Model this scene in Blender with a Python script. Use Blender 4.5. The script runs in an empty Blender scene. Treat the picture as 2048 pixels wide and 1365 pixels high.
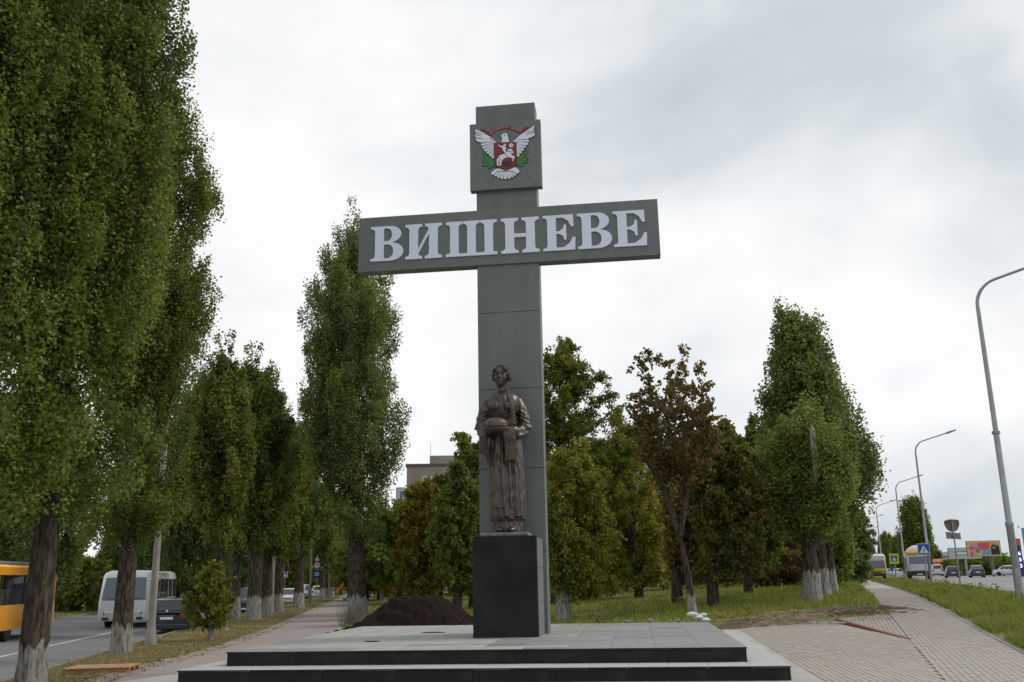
import bpy, bmesh, math, random
import numpy as np
from mathutils import Vector, Matrix

# ------------------------------------------------------------------ camera, sky, sun, exposure
SC = bpy.context.scene
COL = SC.collection
R = math.radians
EYE, FPX, PITCH, ROLL = 1.61, 1872.87, 0.2478, -0.01896
cam_data = bpy.data.cameras.new('camera')
cam_data.sensor_width = 36.0
cam_data.lens = FPX / 2048 * 36.0
cam_data.clip_end = 4000
cam = bpy.data.objects.new('camera', cam_data)
COL.objects.link(cam)
cam.matrix_world = Matrix.Translation((0, 0, EYE)) @ Matrix.Rotation(math.pi / 2 + PITCH, 4, 'X') @ Matrix.Rotation(ROLL, 4, 'Z')
SC.camera = cam

SUN_EL, SUN_AZ = R(44), R(78)          # azimuth clockwise from +Y: behind the clouds, ahead and to the right
world = bpy.data.worlds.new('World')
SC.world = world
world.use_nodes = True
wn, wl = world.node_tree.nodes, world.node_tree.links
wn.clear()
w_out = wn.new('ShaderNodeOutputWorld')
w_bg = wn.new('ShaderNodeBackground')
w_bg.inputs['Strength'].default_value = 0.1
w_sky = wn.new('ShaderNodeTexSky')
w_sky.sky_type = 'NISHITA'
w_sky.sun_disc = False
w_sky.sun_elevation = SUN_EL
w_sky.sun_rotation = SUN_AZ
w_tc = wn.new('ShaderNodeTexCoord')
w_map = wn.new('ShaderNodeMapping')
w_map.inputs['Scale'].default_value = (1.0, 1.0, 1.7)
w_map.inputs['Location'].default_value = (8.2, 5.5, 0.1)
wl.new(w_tc.outputs['Generated'], w_map.inputs['Vector'])


def w_noise(scale, detail, rough, dist=0.0):
    n = wn.new('ShaderNodeTexNoise')
    n.inputs['Scale'].default_value = scale
    n.inputs['Detail'].default_value = detail
    n.inputs['Roughness'].default_value = rough
    n.inputs['Distortion'].default_value = dist
    wl.new(w_map.outputs['Vector'], n.inputs['Vector'])
    return n


n_big = w_noise(2.1, 6, 0.5, 0.3)
n_gap = w_noise(3.4, 5, 0.5, 0.2)
r_big = wn.new('ShaderNodeValToRGB')
r_big.color_ramp.elements[0].position = 0.28
r_big.color_ramp.elements[0].color = (4.5, 5.05, 5.4, 1)
r_big.color_ramp.elements[1].position = 0.60
r_big.color_ramp.elements[1].color = (8.5, 8.5, 8.6, 1)
e_low = r_big.color_ramp.elements.new(0.41)
e_low.color = (5.7, 6.2, 6.5, 1)
e_mid = r_big.color_ramp.elements.new(0.50)
e_mid.color = (7.3, 7.55, 7.75, 1)
wl.new(n_big.outputs['Fac'], r_big.inputs['Fac'])
r_gap = wn.new('ShaderNodeValToRGB')
r_gap.color_ramp.elements[0].position = 0.66
r_gap.color_ramp.elements[0].color = (1, 1, 1, 1)
r_gap.color_ramp.elements[1].position = 0.80
r_gap.color_ramp.elements[1].color = (0.45, 0.45, 0.45, 1)
wl.new(n_gap.outputs['Fac'], r_gap.inputs['Fac'])
w_mix = wn.new('ShaderNodeMix')
w_mix.data_type = 'RGBA'
wl.new(r_gap.outputs['Color'], w_mix.inputs[0])
wl.new(w_sky.outputs['Color'], w_mix.inputs[6])
wl.new(r_big.outputs['Color'], w_mix.inputs[7])
wl.new(w_mix.outputs[2], w_bg.inputs['Color'])
wl.new(w_bg.outputs['Background'], w_out.inputs['Surface'])

sun_data = bpy.data.lights.new('sun', 'SUN')
sun_data.energy = 1.5
sun_data.angle = R(14)
sun_data.color = (1.0, 0.93, 0.82)
sun = bpy.data.objects.new('sun', sun_data)
COL.objects.link(sun)
sun_dir = Vector((math.sin(SUN_AZ) * math.cos(SUN_EL), math.cos(SUN_AZ) * math.cos(SUN_EL), math.sin(SUN_EL)))
sun.rotation_euler = sun_dir.to_track_quat('Z', 'Y').to_euler()
sun.location = sun_dir * 100
SC.view_settings.view_transform = 'Standard'
SC.view_settings.look = 'None'
SC.view_settings.exposure = 0.2
SC.view_settings.gamma = 1.0
SC.view_settings.use_curve_mapping = False
SC.render.engine = 'CYCLES'
SC.cycles.max_bounces = 6
SC.cycles.transparent_max_bounces = 8

# ------------------------------------------------------------------ materials


def _nodes(name):
    m = bpy.data.materials.new(name)
    m.use_nodes = True
    nt = m.node_tree
    nt.nodes.clear()
    out = nt.nodes.new('ShaderNodeOutputMaterial')
    return m, nt, out


def M(name, col, rough=0.6, metal=0.0, col2=None, scale=4.0, detail=5, lo=0.35, hi=0.65, bump=0.0, bscale=40.0,
      stretch=(1, 1, 1), spec=0.5, speck=None, speck_scale=300.0, speck_lo=0.55, speck_hi=0.6, coat=0.0):
    """principled paint / stone / soil with one patchy second colour, an optional speckle and a bump"""
    m, nt, out = _nodes(name)
    N, L = nt.nodes, nt.links
    p = N.new('ShaderNodeBsdfPrincipled')
    p.inputs['Base Color'].default_value = (*col, 1)
    p.inputs['Roughness'].default_value = rough
    p.inputs['Metallic'].default_value = metal
    p.inputs['Specular IOR Level'].default_value = spec
    p.inputs['Coat Weight'].default_value = coat
    L.new(p.outputs[0], out.inputs['Surface'])
    tc = N.new('ShaderNodeTexCoord')
    mp = N.new('ShaderNodeMapping')
    mp.inputs['Scale'].default_value = stretch
    L.new(tc.outputs['Object'], mp.inputs['Vector'])
    cur = None
    if col2:
        n = N.new('ShaderNodeTexNoise')
        n.inputs['Scale'].default_value = scale
        n.inputs['Detail'].default_value = detail
        L.new(mp.outputs[0], n.inputs['Vector'])
        r = N.new('ShaderNodeValToRGB')
        r.color_ramp.elements[0].position = lo
        r.color_ramp.elements[1].position = hi
        r.color_ramp.elements[0].color = (*col, 1)
        r.color_ramp.elements[1].color = (*col2, 1)
        L.new(n.outputs['Fac'], r.inputs['Fac'])
        cur = r.outputs['Color']
    if speck:
        n = N.new('ShaderNodeTexNoise')
        n.inputs['Scale'].default_value = speck_scale
        n.inputs['Detail'].default_value = 2
        L.new(tc.outputs['Object'], n.inputs['Vector'])
        r = N.new('ShaderNodeValToRGB')
        r.color_ramp.elements[0].position = speck_lo
        r.color_ramp.elements[1].position = speck_hi
        L.new(n.outputs['Fac'], r.inputs['Fac'])
        mx = N.new('ShaderNodeMix')
        mx.data_type = 'RGBA'
        L.new(r.outputs['Color'], mx.inputs[0])
        if cur:
            L.new(cur, mx.inputs[6])
        else:
            mx.inputs[6].default_value = (*col, 1)
        mx.inputs[7].default_value = (*speck, 1)
        cur = mx.outputs[2]
    if cur:
        L.new(cur, p.inputs['Base Color'])
    if bump:
        n = N.new('ShaderNodeTexNoise')
        n.inputs['Scale'].default_value = bscale
        n.inputs['Detail'].default_value = 6
        L.new(mp.outputs[0], n.inputs['Vector'])
        b = N.new('ShaderNodeBump')
        b.inputs['Strength'].default_value = bump
        b.inputs['Distance'].default_value = 0.03
        L.new(n.outputs['Fac'], b.inputs['Height'])
        L.new(b.outputs[0], p.inputs['Normal'])
    return m


def leaf_mat(name, cols, trans=0.42):
    """leaf colour chosen by the leaf's own tone attribute"""
    m, nt, out = _nodes(name)
    N, L = nt.nodes, nt.links
    at = N.new('ShaderNodeAttribute')
    at.attribute_name = 'tone'
    r = N.new('ShaderNodeValToRGB')
    el = r.color_ramp.elements
    while len(el) < len(cols):
        el.new(0.5)
    for i, c in enumerate(cols):
        el[i].position = i / (len(cols) - 1)
        el[i].color = (*c, 1)
    L.new(at.outputs['Fac'], r.inputs['Fac'])
    p = N.new('ShaderNodeBsdfPrincipled')
    p.inputs['Roughness'].default_value = 0.5
    p.inputs['Specular IOR Level'].default_value = 0.25
    L.new(r.outputs['Color'], p.inputs['Base Color'])
    t = N.new('ShaderNodeBsdfTranslucent')
    L.new(r.outputs['Color'], t.inputs['Color'])
    mx = N.new('ShaderNodeMixShader')
    mx.inputs[0].default_value = trans
    L.new(p.outputs[0], mx.inputs[1])
    L.new(t.outputs[0], mx.inputs[2])
    L.new(mx.outputs[0], out.inputs['Surface'])
    return m


def bark_mat(name, dark, light, white_h, moss=None, wash=(0.36, 0.35, 0.33), cover=0.92):
    """ridged bark, the foot limewashed up to white_h"""
    m, nt, out = _nodes(name)
    N, L = nt.nodes, nt.links
    tc = N.new('ShaderNodeTexCoord')
    mp = N.new('ShaderNodeMapping')
    mp.inputs['Scale'].default_value = (1, 1, 0.22)
    L.new(tc.outputs['Object'], mp.inputs['Vector'])
    n = N.new('ShaderNodeTexNoise')
    n.inputs['Scale'].default_value = 14
    n.inputs['Detail'].default_value = 8
    n.inputs['Roughness'].default_value = 0.62
    L.new(mp.outputs[0], n.inputs['Vector'])
    r = N.new('ShaderNodeValToRGB')
    r.color_ramp.elements[0].position = 0.40
    r.color_ramp.elements[1].position = 0.60
    r.color_ramp.elements[0].color = (*dark, 1)
    r.color_ramp.elements[1].color = (*light, 1)
    L.new(n.outputs['Fac'], r.inputs['Fac'])
    cur = r.outputs['Color']
    if moss:
        n2 = N.new('ShaderNodeTexNoise')
        n2.inputs['Scale'].default_value = 1.6
        n2.inputs['Detail'].default_value = 7
        L.new(mp.outputs[0], n2.inputs['Vector'])
        r2 = N.new('ShaderNodeValToRGB')
        r2.color_ramp.elements[0].position = 0.56
        r2.color_ramp.elements[1].position = 0.68
        L.new(n2.outputs['Fac'], r2.inputs['Fac'])
        mm = N.new('ShaderNodeMix')
        mm.data_type = 'RGBA'
        L.new(r2.outputs['Color'], mm.inputs[0])
        L.new(cur, mm.inputs[6])
        mm.inputs[7].default_value = (*moss, 1)
        cur = mm.outputs[2]
    if white_h:
        sep = N.new('ShaderNodeSeparateXYZ')
        L.new(tc.outputs['Object'], sep.inputs[0])
        n3 = N.new('ShaderNodeTexNoise')
        n3.inputs['Scale'].default_value = 9
        n3.inputs['Detail'].default_value = 6
        L.new(mp.outputs[0], n3.inputs['Vector'])
        a = N.new('ShaderNodeMath')
        a.operation = 'MULTIPLY_ADD'
        L.new(n3.outputs['Fac'], a.inputs[0])
        a.inputs[1].default_value = 0.9
        L.new(sep.outputs['Z'], a.inputs[2])
        c = N.new('ShaderNodeMapRange')
        c.inputs['From Min'].default_value = white_h + 0.425
        c.inputs['From Max'].default_value = white_h + 0.475
        c.inputs['To Min'].default_value = 1
        c.inputs['To Max'].default_value = 0
        L.new(a.outputs[0], c.inputs['Value'])
        # the wash has worn off the ridges
        w = N.new('ShaderNodeMapRange')
        w.inputs['From Min'].default_value = 0.36
        w.inputs['From Max'].default_value = 0.52
        w.inputs['To Min'].default_value = 0.25
        w.inputs['To Max'].default_value = cover
        L.new(n.outputs['Fac'], w.inputs['Value'])
        mu = N.new('ShaderNodeMath')
        mu.operation = 'MULTIPLY'
        L.new(c.outputs[0], mu.inputs[0])
        L.new(w.outputs[0], mu.inputs[1])
        mw = N.new('ShaderNodeMix')
        mw.data_type = 'RGBA'
        L.new(mu.outputs[0], mw.inputs[0])
        L.new(cur, mw.inputs[6])
        mw.inputs[7].default_value = (*wash, 1)
        cur = mw.outputs[2]
    p = N.new('ShaderNodeBsdfPrincipled')
    p.inputs['Roughness'].default_value = 0.9
    p.inputs['Specular IOR Level'].default_value = 0.2
    L.new(cur, p.inputs['Base Color'])
    b = N.new('ShaderNodeBump')
    b.inputs['Strength'].default_value = 1.0
    b.inputs['Distance'].default_value = 0.12
    L.new(n.outputs['Fac'], b.inputs['Height'])
    L.new(b.outputs[0], p.inputs['Normal'])
    L.new(p.outputs[0], out.inputs['Surface'])
    return m


def emit_mat(name, col, strength):
    m, nt, out = _nodes(name)
    e = nt.nodes.new('ShaderNodeEmission')
    e.inputs[0].default_value = (*col, 1)
    e.inputs[1].default_value = strength
    nt.links.new(e.outputs[0], out.inputs['Surface'])
    return m


def window_glass(name):
    m, nt, out = _nodes(name)
    N, L = nt.nodes, nt.links
    t = N.new('ShaderNodeBsdfTransparent')
    t.inputs[0].default_value = (.55, .58, .6, 1)
    g = N.new('ShaderNodeBsdfGlossy')
    g.inputs['Roughness'].default_value = 0.05
    f = N.new('ShaderNodeFresnel')
    f.inputs[0].default_value = 1.5
    x = N.new('ShaderNodeMixShader')
    L.new(f.outputs[0], x.inputs[0])
    L.new(t.outputs[0], x.inputs[1])
    L.new(g.outputs[0], x.inputs[2])
    L.new(x.outputs[0], out.inputs['Surface'])
    return m


MAT = dict(
    clear_glass=window_glass('clear_glass'),
    col_granite=M('grey_granite', (0.100, 0.118, 0.118), 0.55, col2=(0.132, 0.151, 0.150), scale=1.6, stretch=(1, 1, .22), detail=8, speck=(0.22, 0.235, 0.23), speck_scale=55, speck_lo=0.5, speck_hi=0.66),
    plinth=M('black_granite', (0.009, 0.0085, 0.010), 0.5, col2=(0.030, 0.029, 0.030), scale=1.1, lo=.45, hi=.85, detail=9, spec=0.18, speck=(0.04, 0.038, 0.04), speck_scale=120, speck_lo=0.56, speck_hi=0.68),
    riser=M('black_riser_stone', (0.014, 0.0125, 0.013), 0.5, col2=(0.046, 0.042, 0.040), scale=1.6, lo=.45, hi=.8, detail=9, spec=0.2, speck=(0.035, 0.032, 0.032), speck_scale=140, speck_lo=0.58, speck_hi=0.7, bump=0.1, bscale=50),
    joint=M('mortar', (0.15, 0.147, 0.14), 0.9),
    letter=M('white_letters', (0.70, 0.76, 0.90), 0.5),
    e_white=M('emblem_white', (0.72, 0.76, 0.88), 0.5),
    e_dark=M('emblem_outline', (0.012, 0.017, 0.022), 0.5),
    e_red=M('emblem_red', (0.20, 0.012, 0.018), 0.5),
    e_green=M('emblem_green', (0.03, 0.17, 0.035), 0.5),
    e_green2=M('emblem_leaf_green', (0.06, 0.26, 0.05), 0.5),
    e_pink=M('emblem_text', (0.62, 0.35, 0.36), 0.5),
    bronze=M('bronze', (0.076, 0.066, 0.056), 0.40, metal=0.75, col2=(0.118, 0.103, 0.088), scale=3, bump=0.25, bscale=28),
    bronze_warm=M('bronze_polished', (0.13, 0.108, 0.088), 0.44, metal=0.6, col2=(0.095, 0.079, 0.064), scale=9, bump=0.2, bscale=40),
    bronze_dark=M('bronze_dark', (0.045, 0.036, 0.030), 0.45, metal=0.7, col2=(0.075, 0.061, 0.05), scale=9, bump=0.5, bscale=45),
    bronze_cloth=M('bronze_embroidered', (0.12, 0.092, 0.07), 0.5, metal=0.65, col2=(0.07, 0.054, 0.042), scale=22, detail=3, bump=0.8, bscale=60),
    base_stone=M('statue_base_stone', (0.2, 0.2, 0.2), 0.7, col2=(0.13, 0.13, 0.13), scale=8),
    slab_a=M('grey_slab', (0.185, 0.187, 0.185), 0.6, col2=(0.26, 0.26, 0.255), scale=3.5, speck=(0.3, 0.3, 0.3), speck_scale=90, speck_lo=0.58, speck_hi=0.7),
    slab_b=M('grey_slab_worn', (0.19, 0.19, 0.187), 0.65, col2=(0.27, 0.265, 0.26), scale=5),
    slab_c=M('grey_slab_dark', (0.15, 0.152, 0.152), 0.55, col2=(0.22, 0.22, 0.22), scale=4),
    slab_dust=M('dusty_slab', (0.36, 0.36, 0.35), 0.85, col2=(0.26, 0.26, 0.25), scale=1.6, detail=8, bump=0.1),
    tread=M('pale_tread_stone', (0.42, 0.42, 0.43), 0.7, col2=(0.36, 0.36, 0.365), scale=2.2),
    concrete=M('pale_concrete', (0.40, 0.395, 0.385), 0.85, col2=(0.30, 0.295, 0.285), scale=0.9, detail=8, bump=0.12, bscale=60),
    pav_a=M('pink_paver', (0.37, 0.315, 0.28), 0.85, col2=(0.33, 0.28, 0.25), scale=3, bump=0.15),
    pav_b=M('yellow_grey_paver', (0.40, 0.355, 0.30), 0.85, col2=(0.34, 0.30, 0.26), scale=3, bump=0.15),
    pav_c=M('grey_paver', (0.37, 0.345, 0.325), 0.85, col2=(0.31, 0.29, 0.275), scale=2, bump=0.15),
    pav_joint=M('paver_bedding', (0.16, 0.14, 0.12), 0.95),
    red_edge=M('red_brick_edge', (0.27, 0.10, 0.055), 0.85, col2=(0.19, 0.075, 0.045), scale=8, bump=0.3),
    asphalt=M('asphalt', (0.125, 0.125, 0.13), 0.85, col2=(0.15, 0.15, 0.152), scale=0.7, detail=9, speck=(0.2, 0.2, 0.2), speck_scale=60, speck_lo=0.6, speck_hi=0.75, bump=0.15),
    asphalt_r=M('asphalt_pale', (0.18, 0.182, 0.19), 0.8, col2=(0.225, 0.225, 0.232), scale=0.35, detail=9, bump=0.1),
    line=M('road_paint', (0.62, 0.62, 0.6), 0.7, col2=(0.4, 0.4, 0.39), scale=3),
    kerb=M('kerb_stone', (0.26, 0.255, 0.245), 0.9, col2=(0.19, 0.185, 0.175), scale=2),
    path=M('pink_grey_path', (0.29, 0.245, 0.235), 0.9, col2=(0.235, 0.20, 0.19), scale=1.3, detail=9, bump=0.1),
    turf=M('turf', (0.13, 0.145, 0.045), 0.95, spec=.2, col2=(0.19, 0.16, 0.075), scale=0.35, detail=9, lo=0.4, hi=0.68, bump=0.5, bscale=12),
    turf_dry=M('dry_turf', (0.20, 0.16, 0.075), 0.95, spec=.2, col2=(0.13, 0.13, 0.05), scale=0.5, detail=9, bump=0.5, bscale=12),
    soil=M('dark_soil', (0.010, 0.0075, 0.006), 0.95, spec=.1, col2=(0.022, 0.015, 0.012), scale=6, detail=8, bump=0.9, bscale=14),
    sand=M('sandy_soil', (0.16, 0.115, 0.075), 0.95, col2=(0.075, 0.058, 0.038), scale=1.4, detail=9, bump=0.7, bscale=14),
    bark=bark_mat('poplar_bark', (0.022, 0.017, 0.013), (0.105, 0.088, 0.066), 1.15, moss=None),
    bark_moss=bark_mat('mossy_bark', (0.03, 0.024, 0.018), (0.115, 0.095, 0.07), .8, moss=(0.13, 0.12, 0.03), wash=(0.36, 0.35, 0.33), cover=0.85),
    bark_plain=bark_mat('plain_bark', (0.03, 0.024, 0.02), (0.10, 0.085, 0.07), 0),
    bark_grey=bark_mat('grey_bark', (0.075, 0.065, 0.055), (0.17, 0.15, 0.13), 1.0),
    dead_wood=M('dead_wood', (0.30, 0.28, 0.25), 0.9, col2=(0.18, 0.16, 0.14), scale=5, stretch=(1, 1, 0.2), bump=0.5),
    conc_pole=M('concrete_pole', (0.30, 0.285, 0.265), 0.9, col2=(0.22, 0.205, 0.19), scale=3, bump=0.2),
    zinc=M('galvanised_steel', (0.34, 0.35, 0.36), 0.45, metal=0.5, col2=(0.28, 0.29, 0.3), scale=3),
    green_pole=M('green_pole', (0.10, 0.14, 0.11), 0.6),
    lamp=M('lamp_head', (0.2, 0.2, 0.21), 0.4),
    glass=M('dark_glass', (0.025, 0.03, 0.035), 0.08, spec=0.6),
    glass_blue=M('blue_glass', (0.07, 0.10, 0.14), 0.08, spec=0.7),
    rubber=M('rubber', (0.012, 0.012, 0.012), 0.8),
    rim=M('wheel_rim', (0.35, 0.35, 0.36), 0.35, metal=0.7),
    black_plastic=M('black_plastic', (0.02, 0.02, 0.021), 0.55),
    chrome=M('chrome', (0.6, 0.6, 0.6), 0.2, metal=0.9),
    light_lens=M('lamp_lens', (0.6, 0.6, 0.58), 0.12),
    tail_red=M('tail_light', (0.28, 0.015, 0.012), 0.2),
    plate=M('number_plate', (0.7, 0.7, 0.7), 0.5),
    white_paint=M('white_paint', (0.66, 0.68, 0.68), 0.35, col2=(0.55, 0.57, 0.56), scale=1.2, coat=0.3),
    orange_paint=M('orange_paint', (0.78, 0.34, 0.010), 0.4, col2=(0.70, 0.29, 0.01), scale=2, coat=0.3),
    black_paint=M('black_paint', (0.008, 0.009, 0.014), 0.25, coat=0.6),
    navy_paint=M('navy_paint', (0.012, 0.015, 0.03), 0.25, coat=0.6),
    silver_paint=M('silver_paint', (0.38, 0.39, 0.40), 0.3, metal=0.4, coat=0.4),
    red_paint=M('red_paint', (0.22, 0.015, 0.02), 0.3, coat=0.5),
    rust_red=M('rust_red_paint', (0.22, 0.05, 0.03), 0.5),
    lime=M('lime_paint', (0.40, 0.55, 0.03), 0.45),
    grey_metal=M('grey_sign_back', (0.20, 0.215, 0.21), 0.6, col2=(0.15, 0.16, 0.155), scale=6),
    rust_back=M('rusty_mirror_back', (0.21, 0.17, 0.14), 0.8, col2=(0.09, 0.06, 0.05), scale=4, detail=8),
    sign_blue=M('sign_blue', (0.015, 0.07, 0.35), 0.4),
    sign_navy=M('sign_navy', (0.02, 0.025, 0.16), 0.4),
    sign_white=M('sign_white', (0.68, 0.69, 0.68), 0.45),
    sign_black=M('sign_black', (0.012, 0.012, 0.012), 0.5),
    sign_red=M('sign_red', (0.35, 0.02, 0.02), 0.45),
    sign_yellow=M('sign_lime', (0.50, 0.62, 0.03), 0.5),
    b_yellow=M('poster_yellow', (0.58, 0.48, 0.10), 0.5, col2=(0.52, 0.33, 0.14), scale=1.2),
    b_pink=M('poster_pink', (0.55, 0.25, 0.27), 0.5),
    b_red=M('poster_red', (0.52, 0.08, 0.10), 0.5),
    b_blue=M('poster_blue', (0.11, 0.30, 0.48), 0.5),
    b_green=M('poster_green', (0.10, 0.24, 0.16), 0.5),
    b_magenta=M('poster_magenta', (0.45, 0.06, 0.30), 0.5),
    skin=M('skin', (0.42, 0.26, 0.19), 0.6),
    cloth_grey=M('grey_cloth', (0.3, 0.3, 0.32), 0.9),
    hair=M('dark_hair', (0.02, 0.015, 0.012), 0.7),
    wall_panel=M('panel_wall', (0.31, 0.275, 0.225), 0.9, col2=(0.22, 0.20, 0.175), scale=0.5),
    wall_cream=M('cream_wall', (0.42, 0.36, 0.27), 0.9),
    roof_tar=M('roof_felt', (0.10, 0.10, 0.10), 0.9),
    shed=M('shed_wall', (0.42, 0.43, 0.45), 0.7),
    shed_blue=M('shed_blue', (0.24, 0.30, 0.40), 0.6),
    shed_red=M('shed_red', (0.42, 0.11, 0.07), 0.6),
    shed_yellow=M('shed_yellow', (0.65, 0.45, 0.04), 0.6),
    wood=M('raw_plank', (0.42, 0.25, 0.12), 0.85, col2=(0.28, 0.15, 0.075), scale=6, stretch=(0.2, 3, 3)),
    plastic_bag=M('white_rubble', (0.62, 0.62, 0.63), 0.8, col2=(0.5, 0.5, 0.5), scale=8),
    twig=M('twig', (0.12, 0.095, 0.07), 0.9),
    orange_box=M('orange_panel', (0.6, 0.22, 0.02), 0.6),
)
LEAF = dict(
    poplar=leaf_mat('poplar_leaves', [(0.059, 0.090, 0.024), (0.113, 0.164, 0.032), (0.187, 0.251, 0.045), (0.309, 0.313, 0.064)]),
    poplar_grey=leaf_mat('grey_green_leaves', [(0.073, 0.112, 0.033), (0.138, 0.192, 0.052), (0.214, 0.267, 0.071), (0.314, 0.348, 0.095)]),
    olive=leaf_mat('olive_leaves', [(0.061, 0.087, 0.019), (0.118, 0.158, 0.028), (0.194, 0.228, 0.042), (0.319, 0.281, 0.058)]),
    yellow=leaf_mat('yellowing_leaves', [(0.090, 0.105, 0.013), (0.179, 0.182, 0.017), (0.299, 0.266, 0.022), (0.448, 0.350, 0.032)]),
    light=leaf_mat('light_green_leaves', [(0.079, 0.123, 0.029), (0.157, 0.216, 0.043), (0.248, 0.301, 0.066), (0.354, 0.376, 0.110)]),
    linden=leaf_mat('broad_green_leaves', [(0.092, 0.112, 0.020), (0.177, 0.203, 0.031), (0.291, 0.295, 0.044), (0.476, 0.394, 0.061)]),
    dark=leaf_mat('dark_leaves', [(0.063, 0.097, 0.023), (0.124, 0.177, 0.031), (0.196, 0.254, 0.043), (0.299, 0.328, 0.057)]),
    brown=leaf_mat('browning_leaves', [(0.065, 0.075, 0.020), (0.125, 0.108, 0.032), (0.205, 0.122, 0.040), (0.31, 0.16, 0.048)]),
    bronze_green=leaf_mat('bronze_green_leaves', [(0.053, 0.069, 0.017), (0.107, 0.122, 0.026), (0.183, 0.170, 0.037), (0.314, 0.226, 0.051)]),
    rust=leaf_mat('rusty_leaves', [(0.065, 0.058, 0.020), (0.132, 0.108, 0.031), (0.219, 0.168, 0.039), (0.293, 0.237, 0.045)]),
    amber=leaf_mat('amber_leaves', [(0.070, 0.088, 0.018), (0.147, 0.149, 0.024), (0.246, 0.209, 0.030), (0.369, 0.289, 0.040)]),
    grass=leaf_mat('grass_blades', [(0.115, 0.142, 0.032), (0.196, 0.243, 0.042), (0.299, 0.323, 0.062), (0.506, 0.385, 0.141)], 0.25),
    drygrass=leaf_mat('dry_grass_blades', [(0.137, 0.150, 0.050), (0.239, 0.211, 0.090), (0.349, 0.272, 0.147), (0.478, 0.352, 0.225)], 0.25),
    litter=leaf_mat('fallen_leaves', [(0.12, 0.07, 0.025), (0.22, 0.13, 0.03), (0.30, 0.20, 0.05), (0.36, 0.28, 0.12)], 0.1),
)

# ------------------------------------------------------------------ mesh helpers


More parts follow.
